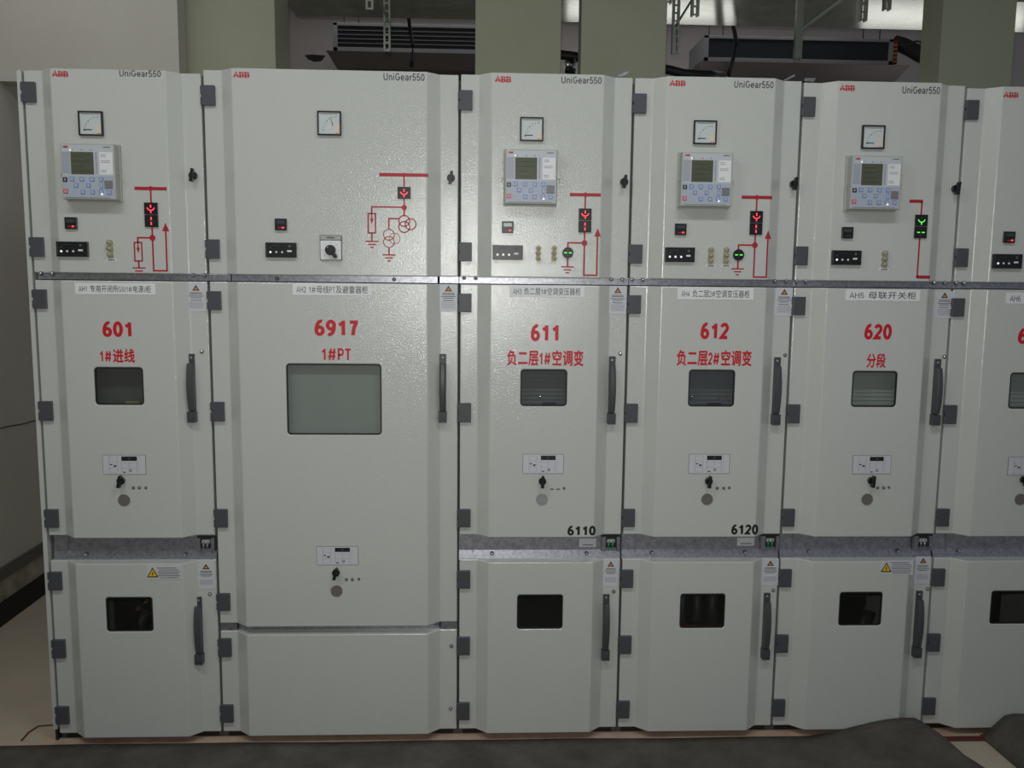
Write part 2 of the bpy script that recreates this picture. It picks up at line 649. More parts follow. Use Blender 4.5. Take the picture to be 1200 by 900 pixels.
def screw(parent, px, py, Y=0.0, r=.0065, m='chrome'):
    p = at(px, py, Y)
    mb = MB()
    mb.disc(p.x, p.z, r, Y - .002, Y + .001, 'ink', 16)
    mb.dome(p.x, p.z, r * .8, Y - .002, .004, m)
    mb.build('screw', parent, smooth=False)


def quarter_lock(parent, px, py, ang=80, Y=0.0, r=.013):
    """dark rotary key knob with a bow that stands out from the door"""
    p = at(px, py, Y)
    mb = MB()
    mb.disc(p.x, p.z, r, Y - .012, Y + .001, 'black', 22)
    a = math.radians(ang)
    c, s_ = math.cos(a), math.sin(a)
    L, w = r * 1.55, r * .42
    pts = [(p.x + c * L * k - s_ * w * j, p.z + s_ * L * k + c * w * j) for k, j in ((-1, -1), (1, -.8), (1.08, 0), (1, .8), (-1, 1))]
    mb.prism(pts, Y - .027, Y - .011, 'black')
    mb.dome(p.x + r * .3, p.z - r * .1, r * .22, Y - .012, .003, 'chrome', 8)
    return mb


def sticker_v(parent, px0, py0, px1, py1, variant=0):
    x0, x1, z0, z1 = pxrect(px0, py0, px1, py1, 0)
    mb = MB()
    mb.box(x0, x1, -.0012, .0004, z0, z1, 'sticker')
    mb.build('warning_label', parent)
    par = bpy.data.objects[list(bpy.data.objects.keys())[-1]] if False else parent
    w, h = x1 - x0, z1 - z0
    cx = (x0 + x1) / 2
    mb = MB()
    Y = -.0012
    tw = .012
    zt = z1 - h * .05
    mb.prism([(cx - tw, zt - .019), (cx + tw, zt - .019), (cx, zt)], Y - .0004, Y, 'inkdark')
    mb.prism([(cx - tw * .55, zt - .016), (cx + tw * .55, zt - .016), (cx, zt - .007)], Y - .0006, Y, 'orange')
    for i, (fy, wd) in enumerate(((.33, .66), (.38, .7), (.45, .8), (.51, .6), (.60, .6), (.67, .78), (.72, .78), (.77, .8), (.82, .72), (.87, .78))):
        if variant == 1 and i in (4, 9):
            continue
        z = z1 - h * fy
        mb.box(cx - w * wd / 2, cx + w * wd / 2, Y - .0004, Y, z - .0011, z + .0011, 'ink' if i < 5 else 'relaycol')
    mb.build('warning_print', parent)


def sticker_w(parent, px0, py0, px1, py1):
    x0, x1, z0, z1 = pxrect(px0, py0, px1, py1, F)
    mb = MB()
    mb.box(x0, x1, F - .0012, F + .0004, z0, z1, 'sticker')
    mb.build('warning_label', parent)
    w, h = x1 - x0, z1 - z0
    Y = F - .0012
    cx, cz = x0 + w * .17, z0 + h * .5
    t = .0185
    mb = MB()
    mb.prism([(cx - t, cz - t * .85), (cx + t, cz - t * .85), (cx, cz + t)], Y - .0004, Y, 'inkblack')
    mb.prism([(cx - t * .72, cz - t * .65), (cx + t * .72, cz - t * .65), (cx, cz + t * .68)], Y - .0006, Y, 'yellow')
    mb.box(cx - .0016, cx + .0016, Y - .0008, Y, cz - .009, cz + .003, 'inkblack')
    for i in range(6):
        z = z1 - h * (.16 + .14 * i)
        a = (.28, .34, .28, .30, .28, .34)[i]
        mb.box(x0 + w * (a + .02), x0 + w * (.96 - .1 * (i == 0) - .04 * (i % 2)), Y - .0004, Y, z - .0011, z + .0011, 'ink')
    mb.build('warning_print', parent)


# ------------------------------------------------------------------ instruments
def meter(parent, rect, kind='ammeter', resting=True):
    x0, x1, z0, z1 = pxrect(*rect, F - .008)
    cx, cz = (x0 + x1) / 2, (z0 + z1) / 2
    s_ = .037
    x0, x1, z0, z1 = cx - s_, cx + s_, cz - s_, cz + s_
    mb = MB()
    b = .0042
    mb.box(x0, x0 + b, F - .010, F + .001, z0, z1, 'black')
    mb.box(x1 - b, x1, F - .010, F + .001, z0, z1, 'black')
    mb.box(x0 + b, x1 - b, F - .010, F + .001, z0, z0 + b, 'black')
    mb.box(x0 + b, x1 - b, F - .010, F + .001, z1 - b, z1, 'black')
    o = mb.build(kind, parent)
    mb = MB()
    Y = F - .006
    mb.box(x0 + b, x1 - b, Y, F + .001, z0 + b, z1 - b, 'dial')
    mb.box(x1 - .020, x1 - .007, Y - .0003, Y, z0 + .008, z0 + .034, 'dialcream')
    px_, pz_ = x1 - .014, z0 + .014
    mb.ring(px_, pz_, .0440, .0446, Y - .0004, Y, 'relaycol', 18, math.radians(92), math.radians(178))
    for i in range(7):
        a = math.radians(92 + 86 * i / 6)
        c, q = math.cos(a), math.sin(a)
        r0, r1 = .0405, .0445
        w = .0006 if i % 3 else .0011
        mb.prism([(px_ + r0 * c - q * w, pz_ + r0 * q + c * w), (px_ + r1 * c - q * w, pz_ + r1 * q + c * w),
                  (px_ + r1 * c + q * w, pz_ + r1 * q - c * w), (px_ + r0 * c + q * w, pz_ + r0 * q - c * w)], Y - .0005, Y, 'ink')
    mb.box(x0 + .010, x1 - .010, Y - .0003, Y, z1 - .0095, z1 - .008, 'ink')
    mb.box(x1 - .018, x1 - .008, Y - .0005, Y, z0 + .0065, z0 + .008, 'red')
    d = mb.build('dial', o)
    mb = MB()
    if resting:
        mb.box(x0 + .014, x0 + .040, Y - .0012, Y - .0006, z0 + .017, z0 + .0195, 'inkblack')
    else:
        a = math.radians(104)
        c, q = math.cos(a), math.sin(a)
        r0, r1, w = .012, .041, .0011
        qx, qz = cx + .014, z0 + .018
        mb.prism([(qx + r0 * c - q * w, qz + r0 * q + c * w), (qx + r1 * c, qz + r1 * q), (qx + r0 * c + q * w, qz + r0 * q - c * w)], Y - .0012, Y - .0006, 'inkblack')
    mb.build('needle', o)


def relay(parent, rect):
    P = .043
    Y = F - P
    cx = (at(rect[0], 200, Y).x + at(rect[2], 200, Y).x) / 2
    cz = (at(rect[0], rect[1], Y).z + at(rect[0], rect[3], Y).z) / 2
    w, h = .163, .168
    x0, z1 = cx - w / 2, cz + h / 2
    mb = MB()
    mb.box(cx - w / 2 - .004, cx + w / 2 + .004, F - .010, F + .001, cz - h / 2 - .004, cz + h / 2 + .004, 'relay')
    mb.box(cx - w / 2, cx + w / 2, Y, F - .010, cz - h / 2, cz + h / 2, 'relay')
    o = mb.build('protection_relay', parent, bevel=.0018)
    g = .004
    U = lambda u: x0 + w * u
    V = lambda v: z1 - h * v
    mb = MB()
    mb.box(x0 + g, x0 + w - g, Y - .001, Y, cz - h / 2 + g, z1 - g, 'relayface')
    mb.box(U(.03), U(.17), Y - .0014, Y, V(.54), V(.15), 'relaycol')
    mb.box(U(.64), U(.68), Y - .0014, Y, V(.54), V(.15), 'relaycol')
    mb.box(U(.03), U(.97), Y - .0014, Y, V(.955), V(.575), 'relaypad')
    for u in (.22, .40, .57):
        mb.box(U(u) - .002, U(u) + .002, Y - .0016, Y, V(.122), V(.108), 'ink')
    mb.box(U(.80), U(.93), Y - .0016, Y, V(.066), V(.052), 'ink')
    mb.box(U(.05), U(.90), Y - .0016, Y, V(.972), V(.966), 'ink')
    mb.build('front_plate', o)
    mb = MB()
    text_at(mb, 'ABB', U(.05), U(.15), V(.078), V(.038), Y, 'red', .26, off=.0022)
    mb.build('logo', o)
    mb = MB()
    mb.box(U(.19), U(.61), Y - .0022, Y, V(.55), V(.15), 'lcd')
    for i in range(4):
        mb.box(U(.23), U(.46 + .08 * (i % 2)), Y - .0025, Y, V(.232 + .09 * i), V(.222 + .09 * i), 'inkdark')
    mb.build('screen', o)
    mb = MB()
    mb.box(U(.72), U(.965), Y - .0018, Y, V(.55), V(.15), 'white')
    for v in (.19, .22, .30, .33, .47, .50):
        mb.box(U(.745), U(.745 + (.17 if .25 < v < .4 else .1)), Y - .0021, Y, V(v + .007), V(v), 'ink')
    mb.build('label_card', o)
    for u, v in ((.20, .64), (.38, .64), (.57, .64), (.74, .64), (.27, .75), (.50, .75), (.39, .87), (.57, .87), (.73, .86), (.88, .87)):
        mb = MB()
        a, b2 = .0062, .0046
        mb.box(U(u) - a, U(u) + a, Y - .0028, Y - .001, V(v) - a, V(v) + a, 'blue')
        mb.box(U(u) - b2, U(u) + b2, Y - .0032, Y - .0026, V(v) - b2, V(v) + b2, 'relaypad')
        mb.build('key', o)
    mb = MB()
    mb.box(U(.715), U(.765), Y - .0026, Y, V(.80), V(.71), 'blue')
    mb.box(U(.725), U(.755), Y - .0030, Y, V(.79), V(.72), 'relayface')
    mb.build('key', o)
    mb = MB()
    mb.box(U(.07) - .0065, U(.07) + .0065, Y - .003, Y - .001, V(.65) - .0065, V(.65) + .0065, 'keygreen')
    mb.box(U(.07) - .0008, U(.07) + .0008, Y - .0034, Y - .001, V(.65) - .004, V(.65) + .004, 'white')
    mb.box(U(.07) - .003, U(.07) + .003, Y - .0034, Y - .001, V(.65) - .0007, V(.65) + .0007, 'white')
    mb.build('key', o)['label'] = 'dark green start key'
    mb = MB()
    mb.box(U(.07) - .0065, U(.07) + .0065, Y - .003, Y - .001, V(.86) - .0065, V(.86) + .0065, 'keyred')
    mb.ring(U(.07), V(.86), .0028, .0042, Y - .0034, Y - .002, 'white', 14)
    mb.build('key', o)['label'] = 'red stop key'
    mb = MB()
    mb.box(U(.80), U(.95), Y - .004, Y - .001, V(.80), V(.655), 'port')
    mb.build('port_cover', o, bevel=.001)
    mb = MB()
    mb.disc(U(.745), V(.905), .0030, Y - .0040, Y - .001, 'ledwhite', 12)
    mb.disc(U(.19), V(.118), .0024, Y - .0030, Y - .001, 'ledwhite', 10)
    mb.build('indicator_light', o)
    for s_ in (-1, 1):
        mb = MB()
        xx = cx + s_ * (w / 2 + .010)
        mb.tube([(xx - s_ * .012, Y + .02, cz - .004), (xx, Y + .02, cz - .004), (xx, Y + .02, cz - .016)], .0018, 'relay', 8)
        mb.build('clip', o)


def counter(parent, rect, lit=True, pale=False):
    x0, x1, z0, z1 = pxrect(*rect, F - .006)
    cx, cz = (x0 + x1) / 2, (z0 + z1) / 2
    s_ = .0185
    mb = MB()
    mb.box(cx - s_, cx + s_, F - .009, F + .001, cz - s_, cz + s_, 'black')
    o = mb.build('display_module', parent, bevel=.0012)
    mb = MB()
    mb.box(cx - .013, cx + .013, F - .0097, F - .008, cz + .002, cz + .013, 'lcdpale' if pale else 'minilcd')
    mb.build('screen', o)
    mb = MB()
    mb.box(cx + .004, cx + .011, F - .0100, F - .008, cz - .0125, cz - .008, 'ledred' if lit else 'minilcd')
    mb.box(cx - .009, cx + .003, F - .0098, F - .008, cz - .0125, cz - .009, 'ledreddim' if lit else 'minilcd')
    mb.build('indicator_light', o)


def strip_panel(parent, rect, n_lit=3):
    x0, x1, z0, z1 = pxrect(*rect, F - .006)
    cx, cz = (x0 + x1) / 2, (z0 + z1) / 2
    a, b = .0485, .0235
    mb = MB()
    mb.box(cx - a, cx + a, F - .011, F + .001, cz - b, cz + b, 'black')
    mb.box(cx - a + .004, cx - a + .005, F - .0114, F - .01, cz - b + .004, cz + b - .004, 'ink')
    mb.box(cx - .030, cx - .004, F - .0114, F - .01, cz + .013, cz + .0145, 'inkdark')
    mb.box(cx - .034, cx - .031, F - .0114, F - .01, cz + .004, cz + .009, 'ink')
    o = mb.build('voltage_indicator', parent, bevel=.0012)
    for i in range(3):
        mb = MB()
        mb.dome(cx - .033 + .0185 * i, cz - .007, .0036, F - .011, .003, 'ledwhite' if i < n_lit else 'white', 12)
        mb.build('indicator_light', o)
    mb = MB()
    mb.box(cx + .020, cx + .034, F - .0125, F - .01, cz - .006, cz - .0005, 'white')
    mb.build('push_button', o)
    mb = MB()
    mb.disc(cx + .028, cz + .012, .0040, F - .0135, F - .010, 'ink', 14)
    mb.build('knob', o)


def terminal(parent, px, py0, py1, label=True):
    Y = F
    a, b = at(px, py0, Y), at(px, py1, Y)
    cx, zt, zb = a.x, a.z, b.z
    mb = MB()
    mb.box(cx - .004, cx + .004, Y - .006, Y + .001, zb, zt, 'brass')
    for k in (0.12, 0.5, 0.88):
        z = zb + (zt - zb) * k
        mb.disc(cx, z, .0095, Y - .010, Y + .001, 'brass', 16)
        mb.dome(cx, z, .0062, Y - .010, .006, 'brass', 12)
    mb.tube([(cx - .006, Y - .012, zb + .008), (cx - .009, Y - .016, (zb + zt) / 2), (cx + .004, Y - .012, zt - .006)], .0012, 'brass', 6)
    o = mb.build('test_terminal', parent)
    if label:
        mb = MB()
        z = zb - .006
        mb.box(cx - .014, cx + .018, Y - .0015, Y + .0004, z - .009, z, 'white')
        mb.box(cx - .010, cx + .014, Y - .0019, Y, z - .006, z - .003, 'ink')
        mb.build('terminal_label', o)


def led_symbol(mb, cx, cz, h, Y, lit, which):
    """which 'Y' = fork symbol, 'I' = vertical bar lit, 'H' = horizontal bar lit"""
    if which == 'Y':
        mb.ring(cx, cz + .006, .0100, .0130, Y - .0006, Y, lit, 10, math.radians(195), math.radians(345))
        mb.box(cx - .0016, cx + .0016, Y - .0006, Y, cz - .014, cz - .005, lit)
        if lit == 'ledred':
            mb.box(cx - .0018, cx + .0018, Y - .0007, Y, cz + .003, cz + .012, lit)
        else:
            mb.box(cx - .0006, cx + .0006, Y - .0005, Y, cz + .003, cz + .012, 'seglow')
    else:
        v, hh = (lit, 'seglow') if which == 'I' else ('seglow', lit)
        wv, wh = (.0019, .0006) if which == 'I' else (.0006, .0017)
        for s_ in (-1, 1):
            a, b = sorted((s_ * .003, s_ * .0125))
            mb.box(cx - wv, cx + wv, Y - .0006, Y, cz + a, cz + b, v)
            mb.box(cx + a, cx + b, Y - .0006, Y, cz - wh, cz + wh, hh)


def indicator(parent, cx, ztop, cells, lit):
    w, c = .0205, .0385
    mb = MB()
    for i in range(len(cells)):
        mb.box(cx - w, cx + w, F - .006, F + .001, ztop - c * (i + 1) + .0006, ztop - c * i - .0006, 'black')
    o = mb.build('position_indicator', parent)
    for i, k in enumerate(cells):
        mb = MB()
        led_symbol(mb, cx, ztop - c * (i + .5), c, F - .006, lit, k)
        mb.build('lit_symbol', o)
    return ztop - c * len(cells)


def line(mb, pts, w, m='mimic'):
    vs, fs = ribbon(pts, w)
    mb.add([(v[0], F - .0006, v[1]) for v in vs], fs, m)


def earth(mb, x, z, s=1.0):
    for i, hw in enumerate((.0205, .0125, .0055)):
        line(mb, [(x - hw, z - .0095 * i), (x + hw, z - .0095 * i)], .0040)


def arrester(mb, x, z0, z1):
    w = .0115
    line(mb, [(x - w, z1), (x + w, z1), (x + w, z0), (x - w, z0), (x - w, z1)], .0045)
    line(mb, [(x, z1), (x, z1 - .022)], .0036)
    mb.prism([(x - .0055, z1 - .016), (x + .0055, z1 - .016), (x, z1 - .034)], F - .0009, F - .0003, 'mimic')


def disc_mark(mb, x, z, r, m='mimic'):
    mb.disc(x, z, r, F - .0009, F - .0003, m, 20)


def mimic_feeder(parent, node, kind):
    """busbar, breaker indicator, branch to earth, loop out with arrow"""
    n = at(node[0], node[1], F)
    x, z = n.x, n.z
    mb = MB()
    T = .0052
    if kind == 'tie':
        line(mb, [(x - .042, z), (x + .003, z)], .0105)
        line(mb, [(x, z), (x, z - .045)], T)
        zb = z - .0425 - .077
        line(mb, [(x, zb + .01), (x, z - .245)], T)
        line(mb, [(x - .003, z - .245), (x + .044, z - .245)], .0105)
        mb.build('mimic_diagram', parent)
        indicator(parent, x, z - .0425, 'YH', 'ledgreen')
        return
    line(mb, [(x - .050, z), (x + .050, z)], .0105)
    disc_mark(mb, x, z, .0075)
    line(mb, [(x, z), (x, z - .046)], T)
    zb = z - .043 - .077
    line(mb, [(x, zb + .01), (x, z - .256), (x + .042, z - .256), (x + .042, z - .130)], T)
    mb.prism([(x + .031, z - .132), (x + .053, z - .132), (x + .042, z - .105)], F - .0009, F - .0003, 'mimic')
    disc_mark(mb, x, z - .153, .0095)
    bx = x - (.046 if kind == 'incomer' else .0535)
    if kind == 'incomer':
        line(mb, [(x, z - .153), (bx, z - .153), (bx, z - .168)], T)
        arrester(mb, bx, z - .226, z - .168)
        line(mb, [(bx, z - .226), (bx, z - .246)], T)
        earth(mb, bx, z - .248)
    else:
        line(mb, [(x, z - .153), (bx, z - .153), (bx, z - .228)], T)
        earth(mb, bx, z - .230)
    mb.build('mimic_diagram', parent)
    indicator(parent, x, z - .043, 'YI', 'ledred')
    if kind == 'feeder':
        mb = MB()
        zc = z - .185
        mb.disc(bx, zc, .0180, F - .007, F + .001, 'black', 28)
        o = mb.build('position_indicator', parent)
        mb = MB()
        led_symbol(mb, bx, zc, 0, F - .007, 'ledgreen', 'H')
        mb.build('lit_symbol', o)


def mimic_pt(parent):
    n = at(473.5, 205, F)
    x, z = n.x, n.z
    T = .0045
    mb = MB()
    line(mb, [(x - .078, z), (x + .077, z)], .0105)
    disc_mark(mb, x, z, .0068)
    line(mb, [(x, z), (x, z - .130)], T)
    disc_mark(mb, x, z - .102, .0085, 'mimic')
    ax = x - .103
    line(mb, [(x, z - .101), (ax, z - .101), (ax, z - .123)], T)
    arrester(mb, ax, z - .183, z - .122)
    line(mb, [(ax, z - .183), (ax, z - .208)], T)
    earth(mb, ax, z - .210)
    for cx, cz in ((x, z - .144), (x, z - .163), (x + .020, z - .154)):
        mb.ring(cx, cz, .0155, .0190, F - .0009, F - .0003, 'mimic', 28)
    bx = x - .049
    line(mb, [(x - .018, z - .137), (bx, z - .137), (bx, z - .172)], T)
    for cx, cz, m_ in ((bx, z - .188, 'mimic'), (bx, z - .211, 'mimic'), (bx + .018, z - .200, 'pink')):
        mb.ring(cx, cz, .0158, .0185, F - .0008, F - .0003, m_, 28)
    line(mb, [(bx, z - .229), (bx, z - .250)], T)
    earth(mb, bx, z - .252)
    mb.build('mimic_diagram', parent)
    indicator(parent, x, z - .037, 'Y', 'ledred')


def selector(parent):
    x0, x1, z0, z1 = pxrect(375, 275.5, 400.5, 305, F - .004)
    mb = MB()
    mb.box(x0, x1, F - .006, F + .001, z0, z1, 'ink')
    o = mb.build('selector_switch', parent, bevel=.001)
    mb = MB()
    mb.prism(rrect(x0 + .002, x1 - .002, z0 + .002, z1 - .017, .004), F - .0072, F - .005, 'white')
    mb.box(x0 + .002, x1 - .002, F - .0072, F - .005, z1 - .0145, z1 - .002, 'relay')
    mb.box(x0 + .022, x1 - .022, F - .0076, F - .005, z1 - .0105, z1 - .006, 'ink')
    cx, cz = (x0 + x1) / 2, z0 + .032
    for k in range(8):
        a = math.radians(45 * k)
        mb.disc(cx + .026 * math.cos(a), cz + .024 * math.sin(a), .0012, F - .0076, F - .006, 'ink', 8)
    mb.build('dial_plate', o)
    mb = MB()
    mb.disc(cx, cz, .0165, F - .022, F - .006, 'black', 28)
    a = math.radians(-52)
    c, q = math.cos(a), math.sin(a)
    w = .0058
    mb.prism([(cx + c * r - q * s_ * w, cz + q * r + c * s_ * w) for r, s_ in ((0, -1), (.028, -1), (.032, 0), (.028, 1), (0, 1))], F - .026, F - .008, 'black')
    mb.dome(cx - .007, cz + .008, .003, F - .022, .002, 'chrome', 8)
    mb.build('selector_knob', o, bevel=.001)


def mechanism(parent, plate, knob, leds, disc, slots=False, dark_disc=True):
    """sticker with diagram, keyed knob, small chrome screws and round plug on a breaker door"""
    x0, x1, z0, z1 = pxrect(*plate, F)
    w, h = x1 - x0, z1 - z0
    U = lambda u: x0 + w * u
    V = lambda v: z1 - h * v
    Y = F
    mb = MB()
    mb.box(x0, x1, Y - .0010, Y + .0005, z0, z1, 'ink')
    mb.box(x0 + .0012, x1 - .0012, Y - .0014, Y, z0 + .0012, z1 - .0012, 'sticker')
    o = mb.build('instruction_label', parent)
    mb = MB()
    mb.box(U(.44), U(.80), Y - .0018, Y - .001, V(.30), V(.08), 'inkblack')
    mb.ring(U(.62), V(.19), .0022, .0034, Y - .0021, Y - .0012, 'ink', 12)
    for u0, u1, v0, v1 in ((.15, .16, .1, .9), (.34, .35, .1, .9), (.15, .35, .1, .11), (.15, .35, .89, .90), (.15, .35, .34, .35), (.15, .35, .66, .67),
                           (.44, .45, .35, .9), (.61, .62, .35, .66), (.79, .80, .35, .9), (.44, .8, .42, .43), (.44, .8, .66, .67), (.84, .845, .06, .94)):
        mb.box(U(u0), U(u1), Y - .0017, Y - .001, V(v1), V(v0), 'relaycol')
    for u, v in ((.20, .49), (.28, .58), (.50, .88), (.29, .55)):
        mb.box(U(u) - .004, U(u) + .004, Y - .0020, Y - .001, V(v) - .0016, V(v) + .0016, 'inkdark')
    mb.ring(U(.64), V(.80), .0028, .0046, Y - .0020, Y - .001, 'inkdark', 14)
    mb.build('label_print', o)
    mb = quarter_lock(parent, knob[0], knob[1], knob[2], F, .0125)
    mb.build('key_knob', parent, bevel=.001)
    for i, (px, py) in enumerate(leds):
        p = at(px, py, F)
        mb = MB()
        if slots and i < 2:
            mb.box(p.x - .006, p.x + .006, F - .001, F + .0005, p.z - .0025, p.z + .0015, 'ink')
        else:
            r = .0052 if i < 2 else .0045
            mb.ring(p.x, p.z, r * .7, r, F - .002, F + .001, 'ink', 14)
            mb.dome(p.x, p.z, r * .75, F - .001, .003, 'chrome' if i < 2 else 'disc', 12)
        mb.build('screw', parent)
    p = at(disc[0], disc[1], F)
    mb = MB()
    mb.disc(p.x, p.z, .0195, F - .003, F + .001, 'disc' if dark_disc else 'discgap', 30)
    mb.build('round_plug', parent, bevel=.0008)


def nameplate(parent, rect, text):
    x0, x1, z0, z1 = pxrect(*rect, F)
    mb = MB()
    mb.box(x0, x1, F - .0012, F + .0005, z0, z1, 'white')
    o = mb.build('nameplate', parent)
    if text:
        mb = MB()
        a = .015
        if text == 'AH6':
            x1 = x0 + .062
        text_at(mb, text, x0 + a * .8, x1 - a * .9, z0 + .0065, z1 - .0065, F - .0012, 'inkdark', .10, 0.0)
        mb.build('nameplate_lettering', o)


def logo(parent, rect):
    mb = MB()
    x0, x1, z0, z1 = pxrect(*rect, F)
    text_at(mb, 'ABB', x0, x1, z0, z1, F, 'red', .27)
    w, h = x1 - x0, z1 - z0
    # white cuts across the red capitals
    mb.box(x0 - .001, x1 + .001, F - .0011, F - .0009, z0 + h * .47, z0 + h * .53, 'paint')
    for u in (.155, .525, .86):
        mb.box(x0 + w * u - .0006, x0 + w * u + .0006, F - .0011, F - .0009, z0, z1, 'paint')
    mb.build('logo', parent)


def lettering(parent, name, rect, text, m, wt=.2, bold=0.0):
    mb = MB()
    text_mesh(mb, text, *rect, F, m, wt, bold)
    return mb.build(name, parent)


def latch_box(parent, rect, green):
    x0, x1, z0, z1 = pxrect(*rect, 0.0)
    mb = MB()
    mb.box(x0, x1, .012, .016, z0, z1, 'dark')
    mb.box(x0, x0 + .014, -.004, .014, z0 + .002, z1 - .004, 'galv')
    mb.box(x1 - .013, x1 - .002, -.004, .014, z0, z1 - .004, 'galv')
    mb.box(x0 + .014, x1 - .013, .006, .013, z0, z0 + .010, 'galv')
    o = mb.build('shutter_latch', parent, bevel=.001)
    mb = MB()
    m_ = 'green' if green else 'galv'
    cx = (x0 + x1) / 2
    for dx in (-.008, .005):
        mb.tube([(cx + dx, .004, z0 + .008), (cx + dx, .000, z0 + .022), (cx + dx + .003, .005, z0 + .036)], .0038, m_, 8)
    mb.box(cx - .013, cx + .013, .002, .010, z0 + .030, z0 + .040, 'relay')
    mb.build('latch_pin', o)


def body(parent, i, left_skin=False):
    x0, x1 = XL[i] - .004, XL[i + 1] - .005
    t = .002
    yb = 1.30
    mb = MB()
    mb.box(x0, x0 + t, .030, yb, .0, ZT - .012, 'paint')
    mb.box(x1 - t, x1, .030, yb, .0, ZT - .012, 'paint')
    mb.box(x0, x1, yb - t, yb, .0, ZT - .012, 'dark')  # back panel coloured dark to stand for shade inside the cabinet
    mb.box(x0 + .03, x1 - .03, .42, .425, .028, ZM - .05, 'gasket')  # added dark sheet, darkens what shows through the lower window
    mb.box(x0, x1, .026, yb, ZT - .014, ZT - .012, 'paint')
    mb.box(x0 + t, x1 - t, .030, yb - t, .024, .028, 'dark')
    mb.box(x0 + t, x1 - t, .030, yb - t, ZU - .03, ZU - .028, 'dark')
    mb.box(x0 + t, x1 - t, .030, yb - t, ZM - .05, ZM - .048, 'dark')
    # dark posts behind the door edges, colouring in the shade of the gaps
    mb.box(x0, x0 + .016, .024, .030, .0, ZT - .01, 'post')
    mb.box(x1 - .016, x1, .024, .030, .0, ZT - .01, 'post')
    mb.box(x0 + .016, x1 - .016, .024, .032, .0, ZB + .006, 'gasket')  # dark strip in place of the shade under the doors
    if left_skin:
        mb.box(x0 - .0165, x0 - .0025, .0, yb, .045, ZT - .010, 'paint')
        mb.box(x0 - .012, x0 - .003, .004, yb, .0, .046, 'gasket')
    mb.build('body', parent)


def rail(parent, i, seams=True):
    """galvanised rail between the top and middle doors"""
    x0 = XL[i] + (.012 if i == 0 else -.004)
    x1 = XL[i + 1] - .005
    z0, z1 = at(540, 332.2, 0).z, at(540, 324.2, 0).z
    mb = MB()
    if i == 1:
        a, b = at(270, 326, 0).x, at(514, 326, 0).x
        mb.box(x0, a - .002, .001, .022, z0, z1, 'galv')
        mb.box(a - .002, a + .001, -.002, .022, z0, z1, 'galv')
        mb.box(a + .003, b - .003, .004, .022, z0, z1, 'galv')
        mb.box(b + .003, x1, .001, .022, z0, z1, 'galv')
    else:
        mb.box(x0, x1, -.002, .022, z0, z1, 'galv')
        mb.box(x0, x1, -.005, -.001, z1 - .003, z1, 'galv')
    mb.build('cross_rail', parent, bevel=.0008)


def recess(parent, i, bolts):
    """galvanised plate seen between the middle and the lower door; its foot leans forward"""
    x0 = XL[i] + (.008 if i == 0 else -.002)
    x1 = XL[i + 1] - .008
    zt, zm, zb = ZM + .006, ZLT + .028, ZLT - .004
    mb = MB()
    a, b = x0 + .048, x1
    vs = [(x0, .020, zt), (b, .020, zt), (b, .016, zm), (x0, .016, zm), (b, .0092, zb), (x0, .0092, zb),
          (x0, .0235, zt), (b, .0235, zt), (b, .0235, zb), (x0, .0235, zb)]
    mb.add(vs, [(0, 1, 2, 3), (3, 2, 4, 5), (0, 6, 7, 1), (5, 4, 8, 9), (0, 3, 5, 9, 6), (1, 7, 8, 4, 2), (6, 9, 8, 7)], 'galv')
    mb.box(x0 + .046, x0 + .048, .012, .021, zm - .01, zt, 'galv')
    mb.build('recess_panel', parent)
    for px, py in bolts:
        p = at(px, py, .010)
        mb = MB()
        mb.disc(p.x, p.z, .0068, .006, .016, 'ink', 16)
        mb.dome(p.x, p.z, .0058, .006, .006, 'chrome', 12)
        mb.build('bolt', parent)


# ------------------------------------------------------------------ the setting
wx = -0.736
YB = 4.05
ZC = 3.62
mb = MB()
mb.box(wx - .1, 6.6, -4.4, YB + .1, -.1, 0.0, 'floor')
struct(mb.build('floor'), 'beige trowelled concrete floor')
mb = MB()
mb.box(wx - .12, wx, -4.4, YB + .1, 0, ZC, 'wall')
struct(mb.build('wall_left'), 'grey plastered side wall')
mb = MB()
mb.box(wx, 6.6, YB, YB + .12, 0, ZC, 'wallb')
struct(mb.build('wall_back'), 'pale plastered back wall')
mb = MB()
mb.box(wx - .12, 6.6, -4.4, YB + .12, ZC, ZC + .1, 'wallb')
struct(mb.build('ceiling'), 'plastered ceiling')
# skirting, scuffed plaster and grey band on the side wall
mb = MB()
mb.box(wx, wx + .015, -4.4, YB, 0, .105, 'base')
struct(mb.build('baseboard_left'), 'black skirting of the side wall')
mb = MB()
mb.box(wx, wx + .006, -4.4, YB, .105, .205, 'rough')
struct(mb.build('trim_1'), 'scuffed plaster band above the black skirting')
mb = MB()
mb.box(wx, wx + .012, -4.4, YB, .205, .262, 'band')
struct(mb.build('trim_2'), 'dark grey band on the side wall')
# crack in the plaster
mb = MB()
pts = [atx(px, py, wx + .001) for px, py in ((-20, 505), (0, 502), (12, 499), (26, 497), (40, 493), (60, 490))]
mb.tube(pts, .0022, 'base', 5)
struct(mb.build('trim_3'), 'thin dark crack in the side wall plaster')

# lintel beam spanning from the side wall to the first column
zb_ = at(0, 95, 1.28).z
mb = MB()
mb.box(wx, at(217, 40, 1.38).x, 1.28, 1.385, zb_, ZC, 'wall')
struct(mb.build('beam'), 'grey concrete beam above the left end of the cabinets')


# painted concrete columns rising behind the row
def column(px0, px1, y0, depth, label):
    m_ = MB()
    m_.box(at(px0, 45, y0).x, at(px1, 45, y0).x, y0, y0 + depth, 0, ZC, 'column')
    struct(m_.build('column', bevel=.004), label)


